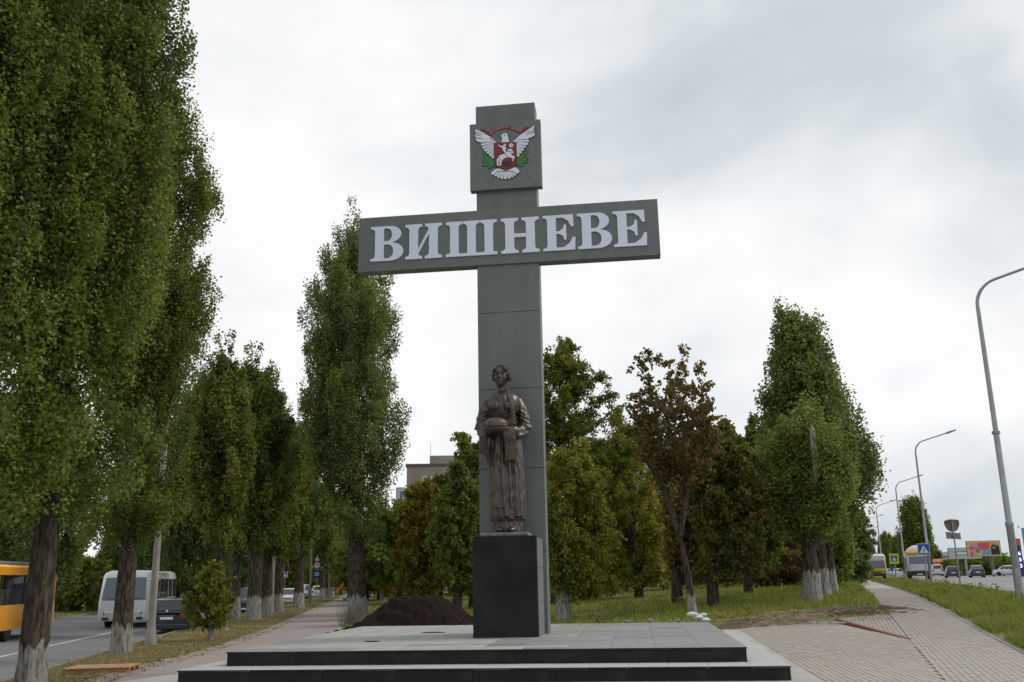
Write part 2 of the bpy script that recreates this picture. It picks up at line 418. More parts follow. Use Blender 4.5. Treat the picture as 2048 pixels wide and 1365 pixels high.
class MB:
    def __init__(self):
        self.v, self.f, self.m = [], [], []

    def add(self, vs, fs, mi=0):
        o = len(self.v)
        self.v += [tuple(p) for p in vs]
        self.f += [tuple(i + o for i in q) for q in fs]
        self.m += [mi] * len(fs)
        return self

    def box(self, x0, x1, y0, y1, z0, z1, mi=0):
        return self.add([(x0, y0, z0), (x1, y0, z0), (x1, y1, z0), (x0, y1, z0), (x0, y0, z1), (x1, y0, z1), (x1, y1, z1), (x0, y1, z1)],
                        [(0, 3, 2, 1), (4, 5, 6, 7), (0, 1, 5, 4), (1, 2, 6, 5), (2, 3, 7, 6), (3, 0, 4, 7)], mi)

    def bbox(self, x0, x1, y0, y1, z0, z1, b=0.02, mi=0):
        """box with chamfered vertical and horizontal edges"""
        def ring(i, z):
            return [(x0 + i + b, y0 + i, z), (x1 - i - b, y0 + i, z), (x1 - i, y0 + i + b, z), (x1 - i, y1 - i - b, z),
                    (x1 - i - b, y1 - i, z), (x0 + i + b, y1 - i, z), (x0 + i, y1 - i - b, z), (x0 + i, y0 + i + b, z)]
        return self.loft([ring(b, z0), ring(0, z0 + b), ring(0, z1 - b), ring(b, z1)], mi=mi)

    def loft(self, rings, mi=0, cap=True, close=True):
        n = len(rings[0])
        vs = [p for r in rings for p in r]
        fs = []
        for k in range(len(rings) - 1):
            for i in range(n if close else n - 1):
                j = (i + 1) % n
                fs.append((k * n + i, k * n + j, (k + 1) * n + j, (k + 1) * n + i))
        if cap:
            fs.append(tuple(range(n - 1, -1, -1)))
            fs.append(tuple((len(rings) - 1) * n + i for i in range(n)))
        return self.add(vs, fs, mi)

    def tube(self, pts, rad, seg=8, mi=0, cap=True, flat=1.0):
        pts = [Vector(p) for p in pts]
        if not hasattr(rad, '__len__'):
            rad = [rad] * len(pts)
        rings = []
        ref = Vector((0.31, 0.87, 0.13)).normalized()
        t0 = (pts[-1] - pts[0]).normalized()
        if abs(t0.dot(ref)) > 0.95:
            ref = Vector((1, 0, 0.1)).normalized()
        for i, p in enumerate(pts):
            t = (pts[min(i + 1, len(pts) - 1)] - pts[max(i - 1, 0)]).normalized()
            a = (ref - t * ref.dot(t)).normalized()
            b = t.cross(a)
            rings.append([p + a * (rad[i] * math.cos(2 * math.pi * k / seg)) + b * (rad[i] * flat * math.sin(2 * math.pi * k / seg)) for k in range(seg)])
        return self.loft(rings, mi, cap)

    def lathe(self, prof, seg=16, c=(0, 0, 0), axis='z', mi=0):
        rings = []
        for r, h in prof:
            rg = []
            for k in range(seg):
                a = 2 * math.pi * k / seg
                u, w = r * math.cos(a), r * math.sin(a)
                q = (u, w, h) if axis == 'z' else ((w, h, u) if axis == 'y' else (h, u, w))
                rg.append((c[0] + q[0], c[1] + q[1], c[2] + q[2]))
            rings.append(rg)
        return self.loft(rings, mi)

    def ell(self, c, r, seg=12, rings=8, rot=None, mi=0):
        rs = []
        for k in range(1, rings):
            ph = math.pi * k / rings
            rg = []
            for i in range(seg):
                a = 2 * math.pi * i / seg
                q = Vector((r[0] * math.sin(ph) * math.cos(a), r[1] * math.sin(ph) * math.sin(a), -r[2] * math.cos(ph)))
                if rot is not None:
                    q = rot @ q
                rg.append((c[0] + q.x, c[1] + q.y, c[2] + q.z))
            rs.append(rg)
        return self.loft(rs, mi)

    def prism(self, poly, y0, y1, mi=0):
        """polygon in the xz plane, front at y0, back at y1 (y1 > y0)"""
        n = len(poly)
        a = sum(poly[i][0] * poly[(i + 1) % n][1] - poly[(i + 1) % n][0] * poly[i][1] for i in range(n))
        if a < 0:
            poly = poly[::-1]
        vs = [(x, y0, z) for x, z in poly] + [(x, y1, z) for x, z in poly]
        fs = [tuple(range(n)), tuple(range(2 * n - 1, n - 1, -1))]
        fs += [((i + 1) % n, i, i + n, (i + 1) % n + n) for i in range(n)]
        return self.add(vs, fs, mi)

    def mesh(self, name, mats, smooth=False):
        me = bpy.data.meshes.new(name)
        me.from_pydata(self.v, [], self.f)
        mats = mats if isinstance(mats, (list, tuple)) else [mats]
        for m in mats:
            me.materials.append(m)
        if len(mats) > 1:
            me.polygons.foreach_set('material_index', self.m)
        if smooth:
            me.polygons.foreach_set('use_smooth', [True] * len(me.polygons))
            try:
                me.set_sharp_from_angle(angle=R(38))
            except Exception:
                pass
        me.update()
        return me

    def build(self, name, mats, parent=None, smooth=False, loc=None, rot=None):
        return link(name, self.mesh(name, mats, smooth), parent, loc, rot)


def link(name, me, parent=None, loc=None, rot=None):
    o = bpy.data.objects.new(name, me)
    COL.objects.link(o)
    o.parent = parent
    if loc is not None:
        o.location = loc
    if rot is not None:
        o.rotation_euler = rot
    return o


def tag(o, label=None, cat=None, group=None, kind=None):
    for k, v in (('label', label), ('category', cat), ('group', group), ('kind', kind)):
        if v:
            o[k] = v
    return o


def thing(name, label, cat, loc=(0, 0, 0), rz=0.0, group=None, scale=1.0):
    o = bpy.data.objects.new(name, None)
    COL.objects.link(o)
    o.empty_display_size = 0.3
    o.location = loc
    o.rotation_euler = (0, 0, rz)
    o.scale = (scale, scale, scale) if not hasattr(scale, '__len__') else scale
    return tag(o, label, cat, group)


def dup(root, label, loc, rz=0.0, scale=1.0, group=None, lean=None):
    r = root.copy()
    COL.objects.link(r)
    r.location = loc
    r.rotation_euler = (lean[0] if lean else 0, lean[1] if lean else 0, rz)
    r.scale = (scale, scale, scale) if not hasattr(scale, '__len__') else scale
    r['label'] = label
    if group:
        r['group'] = group
    for ch in list(root.children):
        c = ch.copy()
        COL.objects.link(c)
        c.parent = r
        for g in list(ch.children):
            d = g.copy()
            COL.objects.link(d)
            d.parent = c
    return r


def structure(name, mb, mat, smooth=False):
    return tag(mb.build(name, mat, None, smooth), kind='structure')


def text_mesh(body, size, mat, depth=0.004, bold=False):
    cu = bpy.data.curves.new('lettering', 'FONT')
    cu.body = body
    cu.size = size
    cu.extrude = depth
    cu.align_x = 'CENTER'
    cu.align_y = 'CENTER'
    if bold:
        cu.offset = size * 0.02
    o = bpy.data.objects.new('lettering', cu)
    COL.objects.link(o)
    dg = bpy.context.evaluated_depsgraph_get()
    me = bpy.data.meshes.new_from_object(o.evaluated_get(dg))
    bpy.data.objects.remove(o)
    bpy.data.curves.remove(cu)
    me.materials.clear()
    me.materials.append(mat)
    return me


def sight(px, py):
    """direction (per metre of depth) towards a point of the survey photograph (2048 px wide)"""
    x, y = px - 1024, py - 682.5
    cr, sr = math.cos(ROLL), math.sin(ROLL)
    u, w = x * cr + y * sr, -x * sr + y * cr
    c, s = math.cos(PITCH), math.sin(PITCH)
    Y = FPX * c + w * s
    return u / Y, (FPX * s - w * c) / Y


def at(px, py, Y):
    a, b = sight(px, py)
    return Vector((a * Y, Y, EYE + b * Y))


def on_level(px, py, z):
    a, b = sight(px, py)
    Y = (z - EYE) / b
    return Vector((a * Y, Y, z))

# ------------------------------------------------------------------ the lie of the land


def itp(tab):
    xs, zs = zip(*tab)
    return lambda y: np.interp(y, xs, zs)


def x_kerb_l(y): return -7.0 - 0.177 * np.asarray(y, float)


x_path_l = itp([(-40, -7.6), (17.5, -8.0), (22, -8.6), (27, -8.95), (40.9, -10.6), (79.3, -16.1), (139.7, -24.6), (1500, -265.0)])
_pw = itp([(-40, 4.2), (16, 4.2), (25, 4.5), (30, 3.7), (42, 3.2), (1500, 3.2)])


def x_path_r(y): return x_path_l(y) + _pw(y)
def x_walk_l(y): return 1.35 + 0.335 * np.asarray(y, float)
def x_walk_r(y): return 3.2 + 0.335 * np.asarray(y, float)
def x_kerb_r(y): return 5.14 + 0.364 * np.asarray(y, float)


z_walk = itp([(-40, -0.02), (10, 0.0), (14, 0.05), (22, 0.17), (30, 0.36), (40, 0.53), (60, 0.6), (1500, 0.6)])
z_path = itp([(-40, -0.02), (10, -0.06), (18, -0.12), (30, -0.27), (40, -0.3), (1500, -0.3)])
Z_ROAD_L, Z_ROAD_R = -0.4, 0.56


def sst(t):
    t = np.clip(t, 0, 1)
    return t * t * (3 - 2 * t)


def ground_z(x, y):
    x, y = np.asarray(x, float), np.asarray(y, float)
    kl, pl, pr, wl_, wr, kr = x_kerb_l(y), x_path_l(y), x_path_r(y), x_walk_l(y), x_walk_r(y), x_kerb_r(y)
    zp, zw = z_path(y), z_walk(y)
    lawn = zp + (zw - zp) * sst((x - pr) / np.maximum(wl_ - pr, 0.1))
    lawn = lawn - 0.3 * (1 - sst((y - 25.5) / 5.0)) * sst((x - pr) / 0.8) * sst((wl_ - x) / 0.8)
    z = np.where(x < kl, -0.3, np.where(x < pl, -0.29 + (zp + 0.29) * np.clip((x - kl) / np.maximum(pl - kl, 0.1), 0, 1),
                 np.where(x < pr, zp, np.where(x < wl_, lawn, np.where(x < wr, zw, np.where(x < kr, zw + (0.6 - zw) * sst((x - wr) / np.maximum(kr - wr, 0.1)), 0.6))))))
    return z


def ground_point(px, py):
    """where the line of sight through a survey pixel meets the ground"""
    a, b = sight(px, py)
    best = None
    for Y in np.geomspace(8, 400, 4000):
        if EYE + b * Y <= float(ground_z(a * Y, Y)):
            best = Y
            break
    Y = best or 300.0
    return Vector((a * Y, Y, float(ground_z(a * Y, Y))))


def on_ground(px, Y):
    """the ground point at depth Y below or above image column px (read near the horizon)"""
    x = sight(px, 1150)[0] * Y
    return Vector((x, Y, float(ground_z(x, Y))))


YS = np.concatenate([np.arange(-12, 45, 1.0), np.geomspace(45, 1400, 70)])


def strip(name, xa, xb, mat, n=2, z=None, dz=0.0, ys=YS):
    mb = MB()
    vs, fs = [], []
    for y in ys:
        x0, x1 = float(xa(y)), float(xb(y))
        for k in range(n + 1):
            x = x0 + (x1 - x0) * k / n
            e = 1e-3 if k == 0 else (-1e-3 if k == n else 0)
            zz = z if z is not None else float(ground_z(x + e, y))
            vs.append((x, y, zz + dz))
    for j in range(len(ys) - 1):
        for k in range(n):
            a = j * (n + 1) + k
            fs.append((a, a + 1, a + n + 2, a + n + 1))
    mb.add(vs, fs)
    return structure(name, mb, mat, True)


gb = MB()
gb.add([(-2500, -400, -0.75), (2500, -400, -0.75), (2500, 3000, -0.75), (-2500, 3000, -0.75)], [(0, 1, 2, 3)])
structure('ground', gb, MAT['turf'])
strip('left_ground', lambda y: x_kerb_l(y) - 600, lambda y: x_kerb_l(y) - 11.3, MAT['turf'], 6, z=-0.3)
strip('left_road', lambda y: x_kerb_l(y) - 11.15, lambda y: x_kerb_l(y) - 0.13, MAT['asphalt'], 4, z=Z_ROAD_L)
strip('left_centre_line', lambda y: x_kerb_l(y) - 3.38, lambda y: x_kerb_l(y) - 3.24, MAT['line'], 1, z=Z_ROAD_L + 0.004)
strip('far_footpath', lambda y: x_kerb_l(y) - 15.6, lambda y: x_kerb_l(y) - 13.6, MAT['concrete'], 1, z=-0.292)
strip('left_grass_strip', x_kerb_l, x_path_l, MAT['turf_dry'], 5)
strip('left_footpath', x_path_l, x_path_r, MAT['path'], 3, dz=0.006)
strip('lawn', x_path_r, x_walk_l, MAT['turf'], 26)
strip('sidewalk', x_walk_l, x_walk_r, MAT['pav_c'], 3, dz=-0.004, ys=YS[YS > 56])
strip('sidewalk_bed', x_walk_l, x_walk_r, MAT['pav_joint'], 3, dz=-0.016, ys=YS[YS < 60])
strip('right_verge', x_walk_r, x_kerb_r, MAT['turf'], 6)
strip('right_road', lambda y: x_kerb_r(y) + 0.13, lambda y: x_kerb_r(y) + 19, MAT['asphalt_r'], 4, z=Z_ROAD_R)
strip('right_ground', lambda y: x_kerb_r(y) + 19.1, lambda y: x_kerb_r(y) + 900, MAT['turf'], 6, z=0.6)


def kerb_line(name, xf, z0, z1, w=0.13, ys=YS):
    mb = MB()
    rings = [[(float(xf(y)) - w, y, z0), (float(xf(y)), y, z0), (float(xf(y)), y, z1), (float(xf(y)) - w, y, z1)] for y in ys]
    mb.loft(rings)
    structure(name, mb, MAT['kerb'])


kerb_line('left_kerb', x_kerb_l, -0.5, -0.275)
kerb_line('left_far_kerb', lambda y: x_kerb_l(y) - 11.15, -0.5, -0.28)
kerb_line('right_kerb', lambda y: x_kerb_r(y) + 0.13, 0.4, 0.615)
kerb_line('right_far_kerb', lambda y: x_kerb_r(y) + 19.13, 0.4, 0.68)
# lane dashes of the right road
mb = MB()
for off, ln, gap in ((3.6, 3.0, 5.0), (7.3, 3.0, 3.0), (9.4, 40, 0.5), (13.2, 3.0, 5.0)):
    y = 20.0
    while y < 320:
        x0, x1 = float(x_kerb_r(y)) + off, float(x_kerb_r(y + ln)) + off
        zz = Z_ROAD_R + 0.004
        mb.add([(x0, y, zz), (x0 + 0.14, y, zz), (x1 + 0.14, y + ln, zz), (x1, y + ln, zz)], [(0, 1, 2, 3)])
        y += ln + gap
structure('lane_markings', mb, MAT['line'])

# edging stones on both sides of the sidewalk and along the left path
for nm, xf, zf, w in (('sidewalk_edging', x_walk_r, z_walk, 0.08), ('path_edging', lambda y: x_path_l(y) + 0.04, z_path, 0.08)):
    mb = MB()
    ys = YS[(YS > 6) & (YS < 160)]
    mb.loft([[(float(xf(y)) - w / 2, y, float(zf(y)) - 0.1), (float(xf(y)) + w / 2, y, float(zf(y)) - 0.1),
              (float(xf(y)) + w / 2, y, float(zf(y)) + 0.015), (float(xf(y)) - w / 2, y, float(zf(y)) + 0.015)] for y in ys])
    structure(nm, mb, MAT['kerb'])

# ------------------------------------------------------------------ monument frame
MX, MY, MYAW = -0.802, 20.874, -0.1219
mc, ms = math.cos(MYAW), math.sin(MYAW)


def mloc(a, b, z=0.0): return Vector((MX + a * mc - b * ms, MY + a * ms + b * mc, z))
def mlocal(x, y): return ((x - MX) * mc + (y - MY) * ms, -(x - MX) * ms + (y - MY) * mc)


Z_UP, Z_LO = 0.458, 0.224
SX0, SX1, SF, SB = -3.77, 5.09, -4.29, 4.2
LX0, LX1, LF = -4.31, 5.66, -4.98

rnd = random.Random(5)
plat = thing('stepped_platform', 'two low black stone steps with grey slab top carrying the tall cross', 'platform', (MX, MY, 0), MYAW)
mb = MB()
mb.box(SX0 + 0.05, SX1 - 0.05, SF + 0.05, SB, -0.3, Z_UP - 0.035)
mb.box(LX0 + 0.05, LX1 - 0.05, LF + 0.05, SB, -0.3, Z_LO - 0.035)
mb.build('core', MAT['joint'], plat)


def box_me(name, sx, sy, sz, mat, b=0.004):
    m_ = MB()
    m_.bbox(-sx / 2, sx / 2, -sy / 2, sy / 2, -sz, 0, b)
    return m_.mesh(name, mat)


# top slabs: two courses of size, four stone tones, shared mesh data
na, nb_ = 12, 25
sa, sb_ = (SX1 - SX0) / na, (SB - SF) / nb_
slab_me = {k: box_me('slab', sa - 0.004, sb_ - 0.004, 0.03, MAT[k], 0.002) for k in ('slab_a', 'slab_b', 'slab_c', 'slab_dust')}
for j in range(nb_):
    for i in range(na):
        a = SX0 + (i + 0.5) * sa
        b = SF + (j + 0.5) * sb_
        dusty = a + rnd.uniform(-1.2, 1.2) < 0.6 and not (j < 2 and a < -1.5)
        k = 'slab_dust' if dusty else rnd.choice(['slab_a', 'slab_a', 'slab_b', 'slab_c'])
        dy = -0.02 if j == 0 else 0
        o = link('slab', slab_me[k], plat, (a, b + dy, Z_UP - rnd.uniform(0, 0.003)))
# lower tread slabs
nt_ = 16
st = (LX1 - LX0) / nt_
tr_me = box_me('tread_slab', st - 0.005, SF - LF + 0.02, 0.03, MAT['tread'], 0.002)
for i in range(nt_):
    link('tread_slab', tr_me, plat, (LX0 + (i + 0.5) * st, (LF + SF) / 2 - 0.012, Z_LO - rnd.uniform(0, 0.002)))
side_n = 13
sl = (SB - SF) / side_n
for x0, x1 in ((SX1, LX1), (LX0, SX0)):
    sm = box_me('tread_slab', x1 - x0 + 0.01, sl - 0.005, 0.03, MAT['tread'], 0.002)
    for j in range(side_n):
        link('tread_slab', sm, plat, ((x0 + x1) / 2 + (0.012 if x0 > 0 else -0.012), SF + 0.01 + (j + 0.5) * sl, Z_LO - rnd.uniform(0, 0.002)))


def riser(x0, x1, y, z0, z1, n):
    w = (x1 - x0) / n
    m_ = MB().bbox(-w / 2 + 0.0025, w / 2 - 0.0025, 0, 0.03, z0, z1, 0.002).mesh('riser_panel', MAT['riser'])
    for i in range(n):
        link('riser_panel', m_, plat, (x0 + (i + 0.5) * w, y, 0))
    lip = MB().bbox(-w / 2 + 0.002, w / 2 - 0.002, -0.026, 0.012, z1 + 0.001, z1 + 0.027, 0.003).mesh('nosing', MAT['riser'])
    for i in range(n):
        link('nosing', lip, plat, (x0 + (i + 0.5) * w, y - 0.012, 0))


riser(SX0 + 0.012, SX1 - 0.012, SF + 0.015, Z_LO, Z_UP - 0.032, 7)
riser(LX0 + 0.012, LX1 - 0.012, LF + 0.015, -0.02, Z_LO - 0.032, 8)


def side_riser(x, sgn, y0, y1, z0, z1, n):
    w = (y1 - y0) / n
    x0, x1 = (x - 0.03, x) if sgn > 0 else (x, x + 0.03)
    m_ = MB().bbox(x0, x1, -w / 2 + 0.0025, w / 2 - 0.0025, z0, z1, 0.002).mesh('riser_panel', MAT['riser'])
    for i in range(n):
        link('riser_panel', m_, plat, (0, y0 + (i + 0.5) * w, 0))


side_riser(SX1 - 0.012, 1, SF + 0.05, SB, Z_LO, Z_UP - 0.032, 7)
side_riser(SX0 + 0.012, -1, SF + 0.05, SB, Z_LO, Z_UP - 0.032, 7)
side_riser(LX1 - 0.012, 1, LF + 0.05, SB, -0.02, Z_LO - 0.032, 7)
side_riser(LX0 + 0.012, -1, LF + 0.05, SB, -0.25, Z_LO - 0.032, 7)

# pale apron round the steps
mb = MB()
A1 = 6.12


def quad_sheet(mb, pts, z):
    mb.add([(p.x, p.y, zz) for p, zz in zip(pts, z)], [(0, 1, 2, 3)])


quad_sheet(mb, [mloc(-9, -20), mloc(A1, -20), mloc(A1, LF), mloc(-4.4, LF)], [0.004] * 4)
quad_sheet(mb, [mloc(LX1 - 0.03, LF), mloc(A1, LF), mloc(A1, 8), mloc(LX1 - 0.03, 8)], [0.004, 0.004, 0.12, 0.12])
quad_sheet(mb, [mloc(-6.6, -8), mloc(-4.3, -8), mloc(-4.3, 2.4), mloc(-5.0, 2.4)], [-0.02, 0.002, -0.06, -0.16])
structure('apron', mb, MAT['concrete'])

# ------------------------------------------------------------------ pavers


def z_plaza(x, y):
    a, b = mlocal(x, y)
    z0 = 0.012 + 0.0085 * max(0.0, b + 5.2)
    xs = float(x_walk_l(min(y, 21.3)))
    z1 = float(z_walk(min(y, 21.3)))
    xa = mloc(A1, b).x
    t = min(1, max(0, (x - xa) / max(0.3, xs - xa)))
    return z0 + (z1 - z0) * t


WEDGE_A, WEDGE_B = Vector((9.55, 30.0)), Vector((8.55, 21.4))


def in_plaza(x, y):
    a, b = mlocal(x, y)
    if a < A1 or y < 8:
        return False
    if y < 21.4:
        return x < float(x_walk_l(y))
    far = 27.6 + (x - 5.9) * 0.66
    if y > far:
        return False
    t = (y - WEDGE_B.y) / (WEDGE_A.y - WEDGE_B.y)
    return x < WEDGE_B.x + (WEDGE_A.x - WEDGE_B.x) * t - 0.03


def in_view(x, y, z):
    c, s = math.cos(PITCH), math.sin(PITCH)
    d = y * c + (z - EYE) * s
    v = -y * s + (z - EYE) * c
    if d <= 0.5:
        return False
    a, b = FPX * x / d, -FPX * v / d
    cr, sr = math.cos(ROLL), math.sin(ROLL)
    px, py = 1024 + a * cr - b * sr, 682.5 + a * sr + b * cr
    return 0 < px < 2048 and 0 < py < 1360


def lay_pavers(owner, cells, mats, name='paver'):
    """cells: (x, y, z, yaw). nearest 300 in view become parts, the rest one mass"""
    rr = random.Random(9)
    seen = sorted([c for c in cells if in_view(c[0], c[1], c[2])], key=lambda c: c[0] ** 2 + c[1] ** 2)
    near = set(id(c) for c in seen[:298])
    mes = [MB().bbox(-0.0965, 0.0965, -0.0465, 0.0465, -0.05, 0, 0.0035).mesh(name, MAT[m]) for m in mats]
    mass = MB()
    for c in cells:
        x, y, z, yaw = c
        z += rr.uniform(-0.0025, 0.0025)
        k = rr.randrange(len(mats))
        if id(c) in near:
            link(name, mes[k], owner, (x, y, z), (0, 0, yaw))
        else:
            ca, sa_ = math.cos(yaw), math.sin(yaw)
            vs = []
            for dz, s_ in ((-0.03, 1.0), (0, 0.97)):
                for u, w in ((-0.0965, -0.0465), (0.0965, -0.0465), (0.0965, 0.0465), (-0.0965, 0.0465)):
                    u, w = u * s_, w * s_
                    vs.append((x + u * ca - w * sa_, y + u * sa_ + w * ca, z + dz))
            mass.add(vs, [(4, 5, 6, 7), (0, 1, 5, 4), (1, 2, 6, 5), (2, 3, 7, 6), (3, 0, 4, 7)], k)
    tag(mass.build('pavers', [MAT[m] for m in mats], owner), kind='stuff')


mb = MB()
vs, fs = [], []
PB = [(b, a) for b in np.arange(-13, 10.1, 1.0) for a in np.linspace(A1, 12.5, 9)]
for j, b in enumerate(np.arange(-13, 10.1, 1.0)):
    for a in np.linspace(A1, 12.5, 9):
        p = mloc(a, b)
        xr = float(x_walk_l(p.y))
        if p.y > 21.4:
            t = (p.y - WEDGE_B.y) / (WEDGE_A.y - WEDGE_B.y)
            xr = WEDGE_B.x + (WEDGE_A.x - WEDGE_B.x) * t
        x = min(p.x, xr)
        vs.append((x, p.y, z_plaza(x, p.y) - 0.016))
for j in range(22):
    for i in range(8):
        q = j * 9 + i
        if vs[q][1] < 28.5 + (vs[q][0] - 5.9) * 0.6:
            fs.append((q, q + 1, q + 10, q + 9))
mb.add(vs, fs)
plaza = structure('plaza', mb, MAT['pav_joint'])
cells = []
ib = 0
w_l, w_w = 0.2, 0.1
for i in range(0, 66):
    a = A1 + 0.05 + i * w_w
    for j in range(-40, 90):
        b = j * w_l + (0.1 if i % 2 else 0) - 5
        p = mloc(a, b)
        if in_plaza(p.x, p.y):
            cells.append((p.x, p.y, z_plaza(p.x, p.y), MYAW + math.pi / 2))
lay_pavers(plaza, cells, ('pav_a', 'pav_a', 'pav_b', 'pav_c'))

wk = tag(MB().box(3.2, 3.3, 5, 5.1, -0.3, -0.2).build('sidewalk_paving', MAT['pav_joint']), kind='structure')
cells = []
yaw_w = math.atan2(1, 0.335)
n_row = 17
for i in range(n_row):
    f = (i + 0.5) / n_row
    for j in range(0, 270):
        y = 9 + (j + (0.5 if i % 2 else 0)) * 0.19
        if y > 58:
            continue
        x = float(x_walk_l(y)) + 0.02 + f * (float(x_walk_r(y)) - float(x_walk_l(y)) - 0.055)
        cells.append((x, y, float(z_walk(y)), yaw_w))
w0 = Vector((WEDGE_A.x, WEDGE_A.y, 0.27))
w1 = Vector((float(x_walk_l(30.6)), 30.6, 0.365))
w2 = Vector((float(x_walk_l(21.4)), 21.4, float(z_walk(21.4)) + 0.004))
den = (w1.y - w2.y) * (w0.x - w2.x) + (w2.x - w1.x) * (w0.y - w2.y)
for i in range(-40, 60):
    for j in range(-30, 60):
        x = w2.x + (i + .5) * .1 * math.cos(yaw_w - math.pi / 2) + (j + (.5 if i % 2 else 0)) * .2 * math.cos(yaw_w)
        y = w2.y + (i + .5) * .1 * math.sin(yaw_w - math.pi / 2) + (j + (.5 if i % 2 else 0)) * .2 * math.sin(yaw_w)
        l0 = ((w1.y - w2.y) * (x - w2.x) + (w2.x - w1.x) * (y - w2.y)) / den
        l1 = ((w2.y - w0.y) * (x - w2.x) + (w0.x - w2.x) * (y - w2.y)) / den
        if l0 > .02 and l1 > .02 and l0 + l1 < .985:
            cells.append((x, y, l0 * w0.z + l1 * w1.z + (1 - l0 - l1) * w2.z, yaw_w))
lay_pavers(wk, cells, ('pav_c', 'pav_c', 'pav_b', 'pav_a'))

# raised brick-edged ramp where the plaza meets the sidewalk
mb = MB()
w0 = Vector((WEDGE_A.x, WEDGE_A.y, 0.27))
w1 = Vector((float(x_walk_l(30.6)), 30.6, 0.365))
w2 = Vector((float(x_walk_l(21.4)), 21.4, float(z_walk(21.4)) + 0.004))
dn = Vector((0, 0, .014))
mb.add([w0 - dn, w1 - dn, w2 - dn], [(0, 2, 1)])
structure('ramp', mb, MAT['pav_joint'])
ramp_edge = thing('ramp_edge', 'low red brick edge of the small ramp between plaza and sidewalk', 'brick edging', (0, 0, 0))
n_e = 16
dirv = (w2 - w0)
for i in range(n_e):
    p = w0 + dirv * ((i + 0.5) / n_e)
    L_ = dirv.length / n_e
    zt = p.z + 0.006
    zb = z_plaza(p.x, p.y) - 0.04
    m_ = MB().bbox(-L_ / 2 + 0.004, L_ / 2 - 0.004, -0.07, 0.02, zb - p.z, 0.008, 0.004)
    m_.build('brick', MAT['red_edge'], ramp_edge, loc=(p.x, p.y, p.z), rot=(0, 0, math.atan2(dirv.y, dirv.x) + math.pi))
ramp_edge.location = (0, 0, 0)

# ------------------------------------------------------------------ the cross
cross = thing('cross_monument', 'tall grey granite cross with white town name lettering and a coloured crest', 'monument', (MX, MY, 0), MYAW)
CW, CD = 1.45, 0.5
joints = [Z_UP - 0.01, 2.16, 3.96, 5.76, 7.56, 9.36, 11.16, 12.84]
for z0, z1 in zip(joints, joints[1:]):
    MB().bbox(0.02, CW + 0.02, 0, CD, z0 + 0.004, z1 - 0.004, 0.004).build('granite_block', MAT['col_granite'], cross)
MB().box(0.05, CW - 0.01, 0.03, CD - 0.03, Z_UP, 12.8).build('core', MAT['joint'], cross)
bar = MB().bbox(-2.842, 4.278, -0.052, 0.26, 8.719, 10.09, 0.004).build('crossbar', MAT['col_granite'], cross)
panel = MB().bbox(-0.114, 1.608, -0.12, 0.08, 10.575, 12.31, 0.005).build('crest_panel', MAT['col_granite'], cross)

# white letters ВИШНЕВЕ, slab serif, unit cap height
def arc(cx, cz, rx, rz, a0, a1, n=12):
    return [(cx + rx * math.cos(R(a0 + (a1 - a0) * i / n)), cz + rz * math.sin(R(a0 + (a1 - a0) * i / n))) for i in range(n + 1)]


def stem(x0, x1, s, top=True, bot=True, st=0.075, r=0.05):
    """upright from x0 to x1 with bracketed serifs reaching s beyond both sides"""
    p = []
    if bot:
        p += [(x0 - s, 0), (x1 + s, 0), (x1 + s, st), (x1 + r, st + 0.012), (x1, st + r + 0.02)]
    else:
        p += [(x0, 0), (x1, 0)]
    if top:
        p += [(x1, 1 - st - r - 0.02), (x1 + r, 1 - st - 0.012), (x1 + s, 1 - st), (x1 + s, 1), (x0 - s, 1), (x0 - s, 1 - st), (x0 - r, 1 - st - 0.012), (x0, 1 - st - r - 0.02)]
    else:
        p += [(x1, 1), (x0, 1)]
    if bot:
        p += [(x0, st + r + 0.02), (x0 - r, st + 0.012), (x0 - s, st)]
    return p


